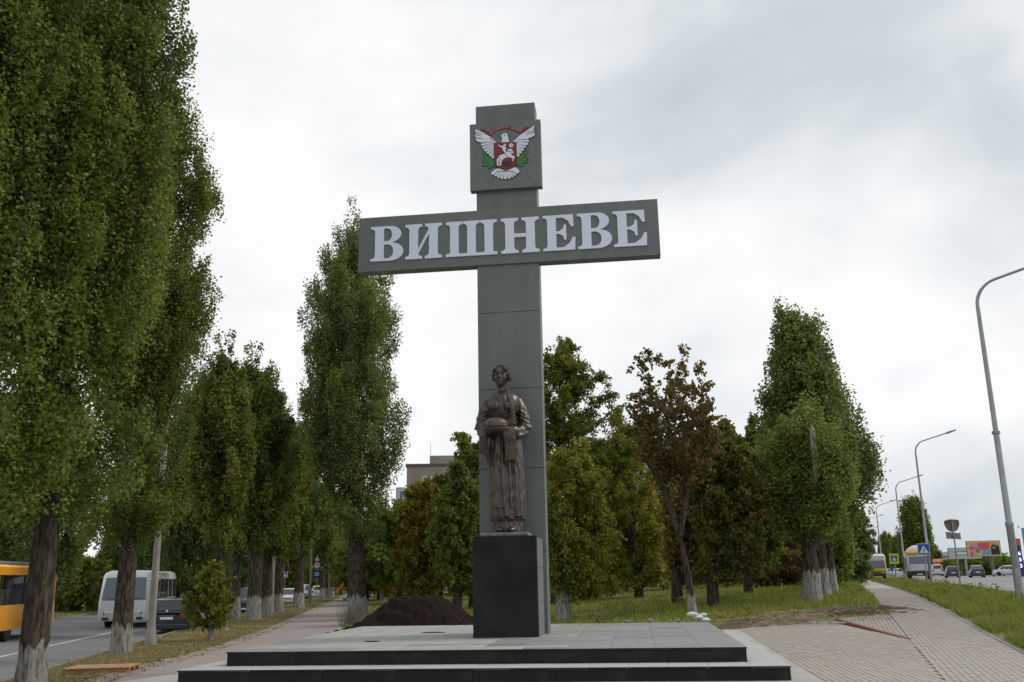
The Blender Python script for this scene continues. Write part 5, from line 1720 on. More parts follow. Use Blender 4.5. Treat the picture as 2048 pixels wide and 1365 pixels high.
def car(name, label, cat, paint, L=4.3, W=1.74, H=1.45, style='hatch', loc=(0, 0, 0), rz=0.0, group=None, roof=None, rails=False, glass='glass'):
    """front towards +x"""
    t = thing(name, label, cat, loc, rz, group)
    hw = W / 2
    belt = H * .62
    st = {'hatch': [(-.5, .50, .86), (-.47, .60, .95), (-.30, .62, 1), (0, .61, 1), (.22, .60, 1), (.30, .575, 1), (.42, .53, .96), (.48, .47, .90), (.5, .40, .80)],
          'sedan': [(-.5, .50, .86), (-.47, .585, .95), (-.33, .60, 1), (0, .60, 1), (.18, .60, 1), (.27, .575, 1), (.42, .53, .96), (.48, .47, .90), (.5, .40, .80)],
          'suv': [(-.5, .52, .90), (-.47, .60, .97), (-.3, .61, 1), (0, .61, 1), (.22, .605, 1), (.29, .59, 1), (.44, .56, .98), (.485, .50, .93), (.5, .42, .86)],
          'van': [(-.5, .50, .93), (-.48, .58, .98), (-.3, .6, 1), (0, .6, 1), (.26, .6, 1), (.34, .575, 1), (.45, .52, .97), (.485, .45, .92), (.5, .38, .84)]}[style]
    z0 = .17 + (.06 if style == 'suv' else 0)
    b = MB()
    rings = []
    for fx, fz, fw in st:
        x, zt, w = fx * L, fz * H, hw * fw
        e = .0 if abs(fx) < .49 else .12
        half = [(w * .86, z0 + e), (w * .97, z0 + .10 + e), (w, z0 + .28), (w, zt - .16), (w * .965, zt - .05), (w * .90, zt)]
        rings.append([(x, -y, z) for y, z in half] + [(x, y, z) for y, z in reversed(half)])
    b.loft(rings)
    cb = {'hatch': (.30, .10, -.34, -.49), 'sedan': (.27, .08, -.20, -.36), 'suv': (.29, .12, -.40, -.485), 'van': (.33, .16, -.44, -.49)}[style]
    if style == 'hatch' and rails:
        cb = (.28, .09, -.42, -.495)
    xa, xb, xc, xd = [f * L for f in cb]
    zb, zr = belt * .97, H * .965
    wb, wr = hw * .91, hw * .74
    # cabin: foot, cant rail, crown
    r0 = [(xa, -wb * .9, zb), (xa, wb * .9, zb), (xd, wb * .93, zb), (xd, -wb * .93, zb)]

    def cab(x0, x1, w, z): return [(x0, -w * .93, z), (x0 + (x0 - x1) * .02, 0, z + (.01 if z > zb else 0)), (x0, w * .93, z), (x0 - (x0 - x1) * .12, w, z), ((x0 + x1) / 2, w, z), (x1 + (x0 - x1) * .1, w, z), (x1, w * .93, z), (x1, -w * .93, z), (x1 + (x0 - x1) * .1, -w, z), ((x0 + x1) / 2, -w, z), (x0 - (x0 - x1) * .12, -w, z)]
    b.loft([cab(xa, xd, wb, zb - .02), cab(xb, xc, wr, zr - .03)], cap=False)
    b.build('body', MAT[paint], t, True)
    rf = MB()
    rf.loft([cab(xb + .01, xc - .01, wr + .005, zr - .032), cab(xb - .05, xc + .05, wr * .93, zr + .005), cab(xb - .3, xc + .3, wr * .6, H)])
    rf.build('roof', MAT[roof or paint], t, True)
    fq = [(xa, wb * .93, zb), (xa, -wb * .93, zb), (xb, -wr * .93, zr - .03), (xb, wr * .93, zr - .03)]
    fq = [(xa, -wb * .93, zb), (xa, wb * .93, zb), (xb, wr * .93, zr - .03), (xb, -wr * .93, zr - .03)]
    rq = [(xd, wb * .93, zb), (xd, -wb * .93, zb), (xc, -wr * .93, zr - .03), (xc, wr * .93, zr - .03)]
    pane(t, 'windshield', fq, .04, .96, .04, .94, MAT[glass], .02)
    pane(t, 'rear_window', rq, .07, .93, .12, .90, MAT[glass], .02)
    for s in (1, -1):
        q = [(xd + (xa - xd) * .1, s * wb, zb), (xa - (xa - xd) * .12, s * wb, zb), (xb - (xb - xc) * .12, s * wr, zr - .03), (xc + (xb - xc) * .1, s * wr, zr - .03)]
        if s > 0:
            q = [q[1], q[0], q[3], q[2]]
        for u0, u1 in ((.03, .30), (.34, .64), (.67, .97)):
            if style == 'van':
                if not ((s > 0 and u0 < .1) or (s < 0 and u0 > .6)):
                    continue
            pane(t, 'side_window', q, u0, u1, .08, .88, MAT[glass], .012)
    for sx in (.31, -.30):
        for s in (1, -1):
            wheel(t, sx * L, s * (hw - .1), .31 + (.04 if style == 'suv' else 0))
    for s in (1, -1):
        MB().bbox(L * .455, L * .492, s * hw * .66 - .17, s * hw * .66 + .17, H * .40, H * .475, .02).build('headlight', MAT['light_lens'], t)
        MB().bbox(-L * .502, -L * .47, s * hw * .74 - .12, s * hw * .74 + .12, H * .42, H * .56, .02).build('tail_light', MAT['tail_red'], t)
        MB().bbox(xa - .18, xa - .02, s * (hw + .06) - .07, s * (hw + .06) + .07, zb - .02, zb + .1, .02).build('mirror', MAT[paint], t)
    MB().bbox(L * .40, L * .508, -hw * .93, hw * .93, z0 + .02, z0 + .22, .03).build('front_bumper', MAT['black_plastic' if style in ('suv', 'van') else paint], t)
    MB().bbox(-L * .512, -L * .42, -hw * .93, hw * .93, z0 + .02, z0 + .22, .03).build('rear_bumper', MAT['black_plastic' if style in ('suv', 'van') else paint], t)
    MB().bbox(L * .485, L * .501, -.36, .36, H * .36, H * .42, .01).build('grille', MAT['black_plastic'], t)
    MB().bbox(L * .505, L * .5135, -.26, .26, z0 + .09, z0 + .2, .002).build('number_plate', MAT['plate'], t)
    MB().bbox(-L * .509, -L * .498, -.26, .26, H * .40, H * .475, .002).build('number_plate', MAT['plate'], t)
    if rails:
        for s in (1, -1):
            MB().tube([(xb - .25, s * wr * .86, H - .02), (xb - .35, s * wr * .86, H + .045), (xc + .3, s * wr * .86, H + .045), (xc + .2, s * wr * .86, H - .02)], .016, 6).build('roof_rail', MAT['black_plastic'], t)
    return t


# direction of travel along the left road is (0.177, -1) towards the camera
AL = math.atan2(-1, .177)          # oncoming
AL2 = AL + math.pi                 # going away
AR = math.atan2(-1, -.364)         # right road, oncoming
AR2 = AR + math.pi


def road_l(px, Y): return Vector((sight(px, 1165)[0] * Y, Y, Z_ROAD_L))
def road_r(px, Y): return Vector((sight(px, 1145)[0] * Y, Y, Z_ROAD_R))


c = car('parked_car', 'black estate car with roof rails seen from behind at the left kerb', 'car', 'black_paint', 4.5, 1.72, 1.44, 'hatch', road_l(356, 43.2), AL2, rails=True)
# badge ring on the tailgate
MB().lathe([(.045, -.006), (.055, 0), (.045, .006)], 12, axis='x').build('badge', MAT['chrome'], c, loc=(-4.5 * .503, 0, .92))
car('oncoming_car', 'dark blue off-road car coming along the left road beside a poplar trunk', 'car', 'navy_paint', 4.6, 1.85, 1.75, 'suv', road_l(500, 66), AL, 'cars on the left road')
car('oncoming_car', 'pale car mostly hidden behind the lamp post and two trunks', 'car', 'white_paint', 4.3, 1.7, 1.5, 'hatch', road_l(541, 86), AL, 'cars on the left road', glass='glass_blue')
car('oncoming_car', 'white sedan framed between two poplar trunks', 'car', 'white_paint', 4.4, 1.7, 1.45, 'sedan', road_l(578, 92), AL, 'cars on the left road')
car('oncoming_car', 'silver people carrier behind the white sedan on the left road', 'car', 'silver_paint', 4.4, 1.8, 1.75, 'suv', road_l(608, 112), AL, 'cars on the left road')
car('parked_car', 'dark red car beyond the green post on the left road', 'car', 'red_paint', 4.3, 1.7, 1.45, 'sedan', road_l(626, 150), AL + .5, 'cars on the left road')
car('oncoming_car', 'white car half hidden by the bus stop sign post', 'car', 'white_paint', 4.3, 1.7, 1.5, 'hatch', road_l(637, 128), AL2, 'cars on the left road')

# right road
GR = 'cars on the right road'
car('hatchback', 'dark blue hatchback driving away in the middle of the right road', 'car', 'navy_paint', 4.1, 1.72, 1.5, 'hatch', road_r(1904, 128), AR2, GR)
car('hatchback', 'black hatchback with pale roof driving away left of the lamp pole', 'car', 'black_paint', 4.0, 1.72, 1.55, 'hatch', road_r(1953, 126), AR2, GR, roof='silver_paint', glass='glass_blue')
car('delivery_van', 'white van with two rear windows driving away beside the tanker', 'van', 'white_paint', 4.6, 1.85, 1.95, 'van', road_r(1874, 165), AR2, GR)
car('parked_car', 'white sedan standing beyond the big lamp pole at the right', 'car', 'white_paint', 4.4, 1.7, 1.45, 'sedan', Vector((sight(2022, 1145)[0] * 135, 135, .62)), AR + 1.1, GR)
car('far_car', 'white car far off between two lamp poles', 'car', 'white_paint', 4.3, 1.7, 1.5, 'hatch', road_r(1796, 185), AR, GR)
car('far_car', 'grey car far off left of the tanker', 'car', 'silver_paint', 4.3, 1.7, 1.5, 'hatch', road_r(1775, 205), AR, GR)
car('far_car', 'pale car behind the dark blue hatchback', 'car', 'white_paint', 4.4, 1.7, 1.5, 'hatch', road_r(1916, 168), AR2, GR)


def bus_shell(t, paint, L, W, H, z0, slope=.32, roofmat=None):
    """front at +x, raked windscreen"""
    b = MB()
    hw = W / 2
    zb = 1.28
    def ring(z, xf, w, c=.12): return [(xf, -w + c, z), (xf, w - c, z), (xf - c, w, z), (-L / 2 + c, w, z), (-L / 2, w - c, z), (-L / 2, -w + c, z), (-L / 2 + c, -w, z), (xf - c, -w, z)]
    X = L / 2
    b.loft([ring(z0, X - .08, hw * .985), ring(z0 + .14, X, hw), ring(zb, X - .03, hw), ring(H - .26, X - slope, hw * .955, .16), ring(H - .1, X - slope - .08, hw * .90, .18), ring(H, X - slope - .25, hw * .72, .2)])
    return b.build('body', MAT[paint], t, True)


def person(label, loc, rz, parent_thing=None, seated=True):
    """small figure grown from a joint skeleton"""
    t = thing('person', label, 'person', loc, rz)
    J = [(0, 0, .0), (0, 0, .22), (0, 0, .44), (0, .0, .56), (0, -.02, .70), (.19, 0, .46), (.24, -.08, .22), (.12, -.28, .2), (-.19, 0, .46), (-.24, -.08, .22), (-.10, -.28, .24), (.1, -.02, -.02), (.12, -.42, 0), (.12, -.42, -.42), (-.1, -.02, -.02), (-.12, -.42, 0), (-.12, -.42, -.42)]
    E_ = [(0, 1), (1, 2), (2, 3), (3, 4), (2, 5), (5, 6), (6, 7), (2, 8), (8, 9), (9, 10), (0, 11), (11, 12), (12, 13), (0, 14), (14, 15), (15, 16)]
    RD = [.15, .14, .13, .055, .09, .07, .05, .04, .07, .05, .04, .085, .07, .05, .085, .07, .05]
    me = bpy.data.meshes.new('body')
    me.from_pydata(J, E_, [])
    o = link('body', me)
    md = o.modifiers.new('k', 'SKIN')
    for i, r_ in enumerate(RD):
        me.skin_vertices[0].data[i].radius = (r_, r_)
    me.skin_vertices[0].data[0].use_root = True
    sd = o.modifiers.new('s', 'SUBSURF')
    sd.levels = sd.render_levels = 2
    dg = bpy.context.evaluated_depsgraph_get()
    m2 = bpy.data.meshes.new_from_object(o.evaluated_get(dg))
    bpy.data.objects.remove(o)
    m2.materials.clear()
    m2.materials.append(MAT['cloth_grey'])
    m2.materials.append(MAT['skin'])
    for p_ in m2.polygons:
        p_.material_index = 1 if p_.center.z > .50 or (p_.center.y < -.2 and p_.center.z > .1) else 0
        p_.use_smooth = True
    link('body', m2, t)
    h = MB()
    h.ell((0, .02, .755), (.078, .092, .075), 12, 8)
    h.build('hair', MAT['hair'], t, True)
    f = MB()
    f.ell((0, -.115, .69), (.014, .022, .02), 8, 6)
    for s in (1, -1):
        f.ell((s * .03, -.098, .72), (.012, .008, .007), 8, 6)
    f.build('face', MAT['skin'], t, True)
    return t


# white bus, oncoming on the left road
wbp = road_l(244, 48) + Vector((-.15, 2.9, 0))
bus = thing('minibus', 'white minibus with big windscreen coming along the left road', 'bus', wbp, AL)
BL, BW, BH = 7.8, 2.32, 2.72
bus_shell(bus, 'white_paint', BL, BW, BH, .34)
hw = BW / 2
fq = [(BL / 2 - .03, -hw + .1, 1.28), (BL / 2 - .03, hw - .1, 1.28), (BL / 2 - .32, hw * .955 - .14, BH - .26), (BL / 2 - .32, -hw * .955 + .14, BH - .26)]
pane(bus, 'windshield', fq, .02, .495, .02, .93, MAT['glass_blue'])
pane(bus, 'windshield', fq, .505, .98, .02, .93, MAT['glass_blue'])
for s in (1, -1):
    q = [(-BL / 2 + .15, s * hw, 1.34), (BL / 2 - .3, s * hw, 1.34), (BL / 2 - .62, s * hw * .965, 2.32), (-BL / 2 + .2, s * hw * .965, 2.32)]
    if s > 0:
        q = [q[1], q[0], q[3], q[2]]
    n = 6
    for i in range(n):
        if (s > 0 and i == 1) or (s < 0 and i == n - 2):
            # door leaf reaching lower
            qq = [bil(q, i / n + .012, -.75), bil(q, (i + 1) / n - .012, -.75), bil(q, (i + 1) / n - .012, .98), bil(q, i / n + .012, .98)]
            d = pane(bus, 'door', qq, 0, 1, 0, 1, MAT['white_paint'])
            pane(d, 'door_window', qq, .1, .9, .4, .95, MAT['glass'], .02)
            continue
        pane(bus, 'side_window', q, i / n + .012, (i + 1) / n - .012, .02, .98, MAT['glass'], .01)
    for x in (BL * .27, -BL * .27):
        wheel(bus, x, s * (hw - .14), .40, .24)
    MB().bbox(BL / 2 - .02, BL / 2 + .025, s * hw * .72 - .05, s * hw * .72 + .05, .66, .76, .02).build('fog_light', MAT['black_plastic'], bus)
    for k in (0, 1):
        MB().lathe([(.10, -.02), (.10, .012), (.07, .03), (.01, .034)], 14, axis='x').build('headlight', MAT['light_lens'], bus, True, (BL / 2 - .004, s * (hw * .45 + .23 * k), .72))
    MB().tube([(BL / 2 - .1, s * (hw - .06), 2.2), (BL / 2 + .12, s * (hw + .16), 2.25), (BL / 2 + .1, s * (hw + .18), 1.95)], .015, 6).bbox(BL / 2 + .06, BL / 2 + .14, s * (hw + .18) - .09, s * (hw + .18) + .09, 1.62, 1.98, .02).build('mirror', MAT['black_plastic'], bus)
    MB().tube([(BL / 2 + .01, s * .12, 1.26), (BL / 2 + .0, s * .4, 1.36), (BL / 2 - .02, s * .8, 1.42)], .012, 5).build('wiper', MAT['black_plastic'], bus)
for s in (1, -1):
    MB().bbox(BL / 2 - .05, BL / 2 + .03, s * hw * .675 - .14, s * hw * .675 + .14, .40, .52, .01).build('bumper_grille', MAT['black_plastic'], bus)
MB().bbox(BL / 2 - .01, BL / 2 + .02, -.26, .26, .42, .53, .002).build('number_plate', MAT['plate'], bus)
MB().bbox(-.6, 1.0, -.55, .55, BH - .005, BH + .03, .01).bbox(-.6, 1.0, -.75, -.65, BH - .05, BH + .16, .02).bbox(-.6, 1.0, .65, .75, BH - .05, BH + .16, .02).build('roof_rack', MAT['white_paint'], bus)

# orange bus at the left edge
obp = Vector((-21.12, 39.4, Z_ROAD_L))
ob = thing('city_bus', 'orange bus passing behind the nearest poplar at the left edge', 'bus', obp, AL2)
OL, OW, OH = 7.4, 2.4, 2.9
hw = OW / 2
X = OL / 2


def oring(z, xf, w, c=.12): return [(xf, -w + c, z), (xf, w - c, z), (xf - c, w, z), (-X + c, w, z), (-X, w - c, z), (-X, -w + c, z), (-X + c, -w, z), (xf - c, -w, z)]


MB().loft([oring(.42, X - .06, hw * .985), oring(.56, X, hw), oring(1.36, X - .03, hw)]).build('body', MAT['orange_paint'], ob, True)
MB().loft([oring(2.48, X - .18, hw * .965), oring(OH - .12, X - .24, hw * .93), oring(OH, X - .4, hw * .75)]).build('roof', MAT['orange_paint'], ob, True)
for s in (1, -1):
    q = [(-OL / 2 + .12, s * hw, 1.36), (OL / 2 - .25, s * hw, 1.36), (OL / 2 - .3, s * hw * .965, 2.48), (-OL / 2 + .15, s * hw * .965, 2.48)]
    if s > 0:
        q = [q[1], q[0], q[3], q[2]]
    for i in range(5):
        pane(ob, 'side_window', q, i / 5 + .006, (i + 1) / 5 - .006, .0, 1, MAT['clear_glass' if s < 0 else 'glass'], .006)
    for x in [-X + .06, X - .2] + [-X + .12 + OL / 5 * k for k in range(1, 5)]:
        MB().bbox(x - .03, x + .03, s * hw * .97 - .03, s * hw * .97 + .012, 1.34, 2.5, .005).build('pillar', MAT['black_plastic' if abs(x) < X - .4 else 'orange_paint'], ob)
    for x in (OL * .28, -OL * .28):
        wheel(ob, x, s * (hw - .14), .42, .24)
for x in (-2.4, -1.5, -.6, .3, 1.2, 2.1):
    MB().bbox(x - .06, x + .06, -1.0, -.2, 1.2, 1.95, .03).build('seat', MAT['cloth_grey'], ob)
MB().tube([(-.9, -.95, 1.37), (-.9, -.95, 2.5)], .02, 6).build('handrail', MAT['red_paint'], ob)
fq = [(OL / 2 - .03, -hw + .1, 1.3), (OL / 2 - .03, hw - .1, 1.3), (OL / 2 - .2, hw * .955 - .14, OH - .28), (OL / 2 - .2, -hw * .955 + .14, OH - .28)]
pane(ob, 'windshield', fq, .02, .98, .02, .95, MAT['glass'])
MB().bbox(-OL / 2 + .3, OL / 2 - .6, -.95, .95, OH - .02, OH + .1, .03).build('roof_panel', MAT['grey_metal'], ob)
MB().bbox(OL / 2 - .01, OL / 2 + .02, -.26, .26, .5, .61, .002).build('number_plate', MAT['plate'], ob)
for s in (1, -1):
    MB().bbox(OL / 2 - .03, OL / 2 + .02, s * .8 - .12, s * .8 + .12, .72, .86, .02).build('headlight', MAT['light_lens'], ob)

# tanker lorry, oncoming on the right road
tp = road_r(1838, 112)
tr = thing('tanker_truck', 'white lorry with rounded orange-striped tank coming along the right road', 'truck', tp, AR)
cbm = MB()
def rr_(x, w, z0, z1, c=.12): return [(x, -w, z0 + c), (x, -w, z1 - c), (x, -w + c, z1), (x, w - c, z1), (x, w, z1 - c), (x, w, z0 + c), (x, w - c, z0), (x, -w + c, z0)]
cbm.loft([rr_(-.2, 1.2, .85, 2.85), rr_(1.2, 1.22, .75, 2.85), rr_(1.55, 1.2, .75, 2.7), rr_(1.75, 1.16, .78, 1.75)])
cbm.build('cab', MAT['silver_paint'], tr, True)
q = [(1.74, -1.05, 1.72), (1.74, 1.05, 1.72), (1.58, 1.05, 2.62), (1.58, -1.05, 2.62)]
pane(tr, 'windshield', q, .03, .97, .03, .97, MAT['glass_blue'], .03)
for s in (1, -1):
    q = [(.35, s * 1.215, 1.7), (1.35, s * 1.215, 1.7), (1.2, s * 1.215, 2.55), (.35, s * 1.215, 2.55)]
    pane(tr, 'side_window', q if s < 0 else [q[1], q[0], q[3], q[2]], .05, .95, .05, .95, MAT['glass'], .015)
    MB().bbox(1.70, 1.86, s * .86 - .17, s * .86 + .17, .62, .82, .03).build('headlight', MAT['light_lens'], tr)
    MB().bbox(1.5, 1.62, s * 1.38 - .12, s * 1.38 + .12, 1.75, 2.4, .03).build('mirror', MAT['black_plastic'], tr)
    for x in (1.0, -2.7, -4.1):
        wheel(tr, x, s * 1.02, .50, .32)
for k in range(4):
    MB().bbox(1.74, 1.80, -.85, .85, 1.08 + .14 * k, 1.17 + .14 * k, .01).build('grille_bar', MAT['white_paint'], tr)
MB().bbox(1.55, 1.88, -1.2, 1.2, .45, .98, .05).build('bumper', MAT['black_plastic'], tr)
MB().bbox(1.87, 1.89, -.28, .28, .55, .67, .002).build('number_plate', MAT['plate'], tr)
tk = MB()
tk.lathe([(.1, -5.2), (.9, -5.12), (1.16, -4.8), (1.2, -4.4), (1.2, -.95), (1.16, -.6), (.9, -.35), (.1, -.28)], 28, (0, 0, 2.72), 'x')
tank = tk.build('tank', MAT['white_paint'], tr, True)
MB().lathe([(1.17, -4.4), (1.215, -4.4), (1.215, -.95), (1.17, -.95)], 28, (0, 0, 2.72), 'x').build('stripe', MAT['orange_paint'], tank, True)
MB().bbox(-.2, 1.3, -1.19, 1.19, 2.86, 3.14, .06).build('headboard', MAT['orange_paint'], tr)
MB().bbox(-5.0, 1.2, -.45, .45, .6, 1.2, .03).build('chassis', MAT['black_plastic'], tr)

# small lime-fronted truck further off
sp = road_r(1753, 118)
ltk = thing('small_truck', 'lime-fronted small lorry ahead of a white box body far down the right road', 'truck', sp, AR)
b = MB()
b.loft([rr_(-.3, 1.0, .7, 2.3, .1), rr_(1.0, 1.05, .55, 2.3, .1), rr_(1.5, 1.04, .55, 1.5, .1), rr_(1.6, 1.0, .6, 1.35, .1)])
b.build('cab', MAT['rust_red'], ltk, True)
pane(ltk, 'windshield', [(1.52, -.95, 1.42), (1.52, .95, 1.42), (1.08, .95, 2.22), (1.08, -.95, 2.22)], .03, .97, .03, .97, MAT['glass_blue'], .03)
MB().bbox(1.55, 1.66, -1.02, 1.02, 1.0, 1.36, .02).build('front_panel', MAT['lime'], ltk)
MB().bbox(1.5, 1.7, -1.02, 1.02, .45, .72, .03).build('bumper', MAT['black_plastic'], ltk)
for s in (1, -1):
    MB().bbox(1.6, 1.7, s * .75 - .12, s * .75 + .12, .76, .92, .02).build('headlight', MAT['light_lens'], ltk)
    for x in (.9, -2.6):
        wheel(ltk, x, s * .88, .42, .26)
MB().bbox(-4.2, -.4, -1.2, 1.2, .85, 3.1, .25).build('box_body', MAT['white_paint'], ltk, True)

# ------------------------------------------------------------------ street lamps, posts, signs
GL = 'curved steel street lamps along the right verge'


def street_lamp(label, x, y, proto=None):
    z = float(ground_z(x, y))
    if proto:
        return dup(proto, label, (x, y, z - .05), LROT, 1.0, GL)
    t = thing('street_lamp', label, 'street lamp', (x, y, z - .05), LROT, GL)
    a = MB()
    a.lathe([(.17, 0), (.17, .06), (.115, .08), (.108, 2.35), (.118, 2.37), (.118, 2.45), (.092, 2.5), (.086, 5.2), (.078, 5.25), (.066, 8.6), (.06, 9.3)], 16)
    a.build('pole', MAT['zinc'], t, True)
    pts = [(0, 0, 9.25)]
    for i in range(9):
        an = R(180 - 9.0 * i)
        pts.append((.85 + .85 * math.cos(an), 0, 9.35 + .85 * math.sin(an)))
    pts.append((2.25, 0, 10.62))
    MB().tube(pts, [.055] * 6 + [.045] * 5, 10).build('arm', MAT['zinc'], t, True)
    h = MB()
    h.loft([[(2.15, -.06, 10.55), (2.15, .06, 10.55), (2.15, .06, 10.65), (2.15, -.06, 10.65)], [(2.35, -.15, 10.58), (2.35, .15, 10.58), (2.35, .13, 10.72), (2.35, -.13, 10.72)], [(2.85, -.14, 10.76), (2.85, .14, 10.76), (2.85, .1, 10.84), (2.85, -.1, 10.84)]])
    h.build('lamp_head', MAT['lamp'], t)
    for zc in (2.41, 5.22):
        MB().lathe([(.1, zc - .05), (.124, zc - .04), (.124, zc + .04), (.1, zc + .05)], 16).build('collar', MAT['zinc'], t, True)
    MB().bbox(-.06, .06, -.125, -.09, .6, 1.1, .01).build('hatch', MAT['zinc'], t)
    return t


LROT = math.atan2(-.364, 1)
lp = None
for lab, px, Y in (('nearest curved street lamp at the right edge', 2042, 29.1), ('second curved street lamp, next to the blue crossing sign', 1864, 68), ('third curved street lamp, left of the tanker', 1813, 100),
                   ('fourth curved street lamp, at the lime truck', 1767, 135), ('fifth curved street lamp, thin in the distance', 1746, 170), ('farthest curved street lamp', 1741, 215)):
    ybase = {29.1: 1207, 68: 1170, 100: 1162, 135: 1152, 170: 1150, 215: 1148}[Y]
    x = sight(px, ybase)[0] * Y
    o = street_lamp(lab, x, Y, lp)
    lp = lp or o
# the first one leans in the photograph no more than the lens makes it

GC = 'concrete lamp posts along the left road'
p = ground_point(300, 1292)
cpst = thing('lamp_post', 'pale tapered concrete post between white bus and black car, vanishing into leaves', 'lamp post', p, 0, GC)
MB().lathe([(.20, -.1), (.17, .35), (.125, .6), (.12, 1.0), (.08, 9.0), (.07, 9.6)], 14).build('pole', MAT['conc_pole'], cpst, True)
MB().tube([(0, 0, 9.4), (-.3, .1, 9.9), (-1.6, .4, 10.3)], .035, 8).build('arm', MAT['conc_pole'], cpst, True)
MB().ell((-1.8, .45, 10.32), (.3, .14, .09), 12, 8).build('lamp_head', MAT['lamp'], cpst, True)
for lab, px, py in (('concrete post beside the thick avenue trunk', 543, 1226), ('thin far concrete post right of the bus stop sign', 657, 1196), ('farthest pale post near the orange panel', 681, 1190)):
    dup(cpst, lab, ground_point(px, py), .3, .8)
gp = thing('post', 'slim green-grey post left of the bus stop number sign', 'post', ground_point(619, 1208), 0)
MB().lathe([(.16, -.1), (.15, 1.2), (.09, 1.3), (.08, 7.0), (.06, 8.0)], 12).build('pole', MAT['green_pole'], gp, True)
MB().lathe([(.07, 7.9), (.12, 8.0), (.1, 8.3), (.02, 8.4)], 12).build('cap', MAT['lamp'], gp, True)


def sign_plate(parent, name, poly, y0, mat, th=.02):
    return MB().prism(poly, y0, y0 + th).build(name, mat, parent)


def rect(w, h, z, x=0): return [(x - w / 2, z - h / 2), (x + w / 2, z - h / 2), (x + w / 2, z + h / 2), (x - w / 2, z + h / 2)]
def rnd_(r, z, n=24): return [(r * math.cos(2 * math.pi * i / n), z + r * math.sin(2 * math.pi * i / n)) for i in range(n)]
def tri(w, z): return [(-w / 2, z - w * .36), (w / 2, z - w * .36), (0, z + w * .5)]


# stop sign stack on the left verge
p = ground_point(632, 1201)
sg = thing('sign_post', 'post with triangle, round 40 and blue number 20 signs at the left verge', 'road sign', p, .02)
k = p.y / FPX
MB().tube([(0, 0, -.1), (0, 0, 86 * k)], .035, 8).build('post', MAT['zinc'], sg, True)
zt, zr_, zn = 78 * k, 66 * k, 49 * k
a = sign_plate(sg, 'triangle_sign', tri(10.5 * k, zt), -.06, MAT['sign_red'])
sign_plate(a, 'face', tri(8.6 * k, zt), -.066, MAT['sign_white'], .005)
sign_plate(a, 'figure', rect(1.6 * k, 3.2 * k, zt), -.072, MAT['sign_black'], .005)
a = sign_plate(sg, 'speed_sign', rnd_(5.9 * k, zr_), -.06, MAT['sign_red'])
sign_plate(a, 'face', rnd_(4.8 * k, zr_), -.066, MAT['sign_white'], .005)
link('digits', text_mesh('40', 6.2 * k, MAT['sign_black'], .004, True), a, (0, -.071, zr_), (math.pi / 2, 0, 0))
a = sign_plate(sg, 'number_sign', rect(12.5 * k, 15 * k, zn), -.06, MAT['sign_navy'])
link('digits', text_mesh('20', 8.6 * k, MAT['sign_white'], .004, True), a, (0, -.066, zn - .2 * k), (math.pi / 2, 0, 0))
# small crossing signs further along
for lab, px, py, Y in (('small white-bordered crossing sign between the avenue trunks', 570, 1150, 105), ('small crossing sign right of the concrete post, half hidden', 555, 1152, 112), ('small pale sign beside the concrete post', 537, 1146, 100), ('little blue sign far off beside the big footpath poplar', 700, 1151, 140)):
    q = at(px, py, Y)
    gz = float(ground_z(q.x, Y))
    s_ = thing('crossing_sign', lab, 'road sign', (q.x, Y, gz), .0, 'small crossing signs on the left road')
    MB().tube([(0, 0, -.1), (0, 0, q.z - gz + .3)], .03, 6).build('post', MAT['zinc'], s_, True)
    a = sign_plate(s_, 'plate', rect(.62, .62, q.z - gz), -.05, MAT['sign_white'])
    sign_plate(a, 'field', rect(.5, .5, q.z - gz), -.055, MAT['sign_blue'], .004)
    sign_plate(a, 'triangle', tri(.4, q.z - gz - .02), -.06, MAT['sign_white'], .004)


def walker(parent, z, w, y):
    """striding pictogram and zebra bars"""
    f = MB()
    s = w
    for q in ([(-.05, .02), (.05, .0), (.06, .17), (-.02, .18)], [(-.05, .02), (.0, .0), (-.08, -.2), (-.14, -.2)], [(.0, .0), (.05, .0), (.14, -.2), (.08, -.2)], [(-.02, .16), (-.04, .12), (-.15, .02), (-.12, .0)], [(.05, .15), (.04, .1), (.13, .04), (.15, .07)]):
        f.prism([(a_ * s, z + b_ * s) for a_, b_ in q], y - .004, y)
    f.prism(rnd_(.04 * s, z + .235 * s, 10), y - .004, y)
    f.build('walker', MAT['sign_black'], parent)
    g = MB()
    for i in range(4):
        x = (-.27 + .16 * i) * s
        g.prism([(x, z - .27 * s), (x + .07 * s, z - .27 * s), (x + .05 * s, z - .21 * s), (x + .01 * s, z - .21 * s)], y - .004, y)
    g.build('zebra_bar', MAT['sign_black'], parent)


q = at(1847, 1099, 62)
gz = float(ground_z(q.x, 62))
s_ = thing('crossing_sign', 'blue pedestrian crossing sign with white triangle before the tanker', 'road sign', (q.x, 62, gz), -.2)
MB().tube([(0, 0, -.1), (0, 0, q.z - gz + .35)], .038, 8).build('post', MAT['zinc'], s_, True)
a = sign_plate(s_, 'plate', rect(.76, .72, q.z - gz), -.06, MAT['sign_white'])
sign_plate(a, 'field', rect(.70, .66, q.z - gz), -.066, MAT['sign_blue'], .005)
sign_plate(a, 'triangle', tri(.56, q.z - gz - .04), -.072, MAT['sign_white'], .005)
walker(a, q.z - gz - .06, .56, -.073)
q = at(1788, 1118, 98)
gz = float(ground_z(q.x, 98))
s_ = thing('crossing_sign', 'pedestrian crossing sign on a bright lime square', 'road sign', (q.x, 98, gz), -.2)
MB().tube([(0, 0, -.1), (0, 0, q.z - gz + .4)], .06, 8).build('post', MAT['zinc'], s_, True)
a = sign_plate(s_, 'plate', rect(.90, 1.0, q.z - gz), -.09, MAT['sign_yellow'])
sign_plate(a, 'field', rect(.62, .62, q.z - gz + .02), -.096, MAT['sign_blue'], .005)
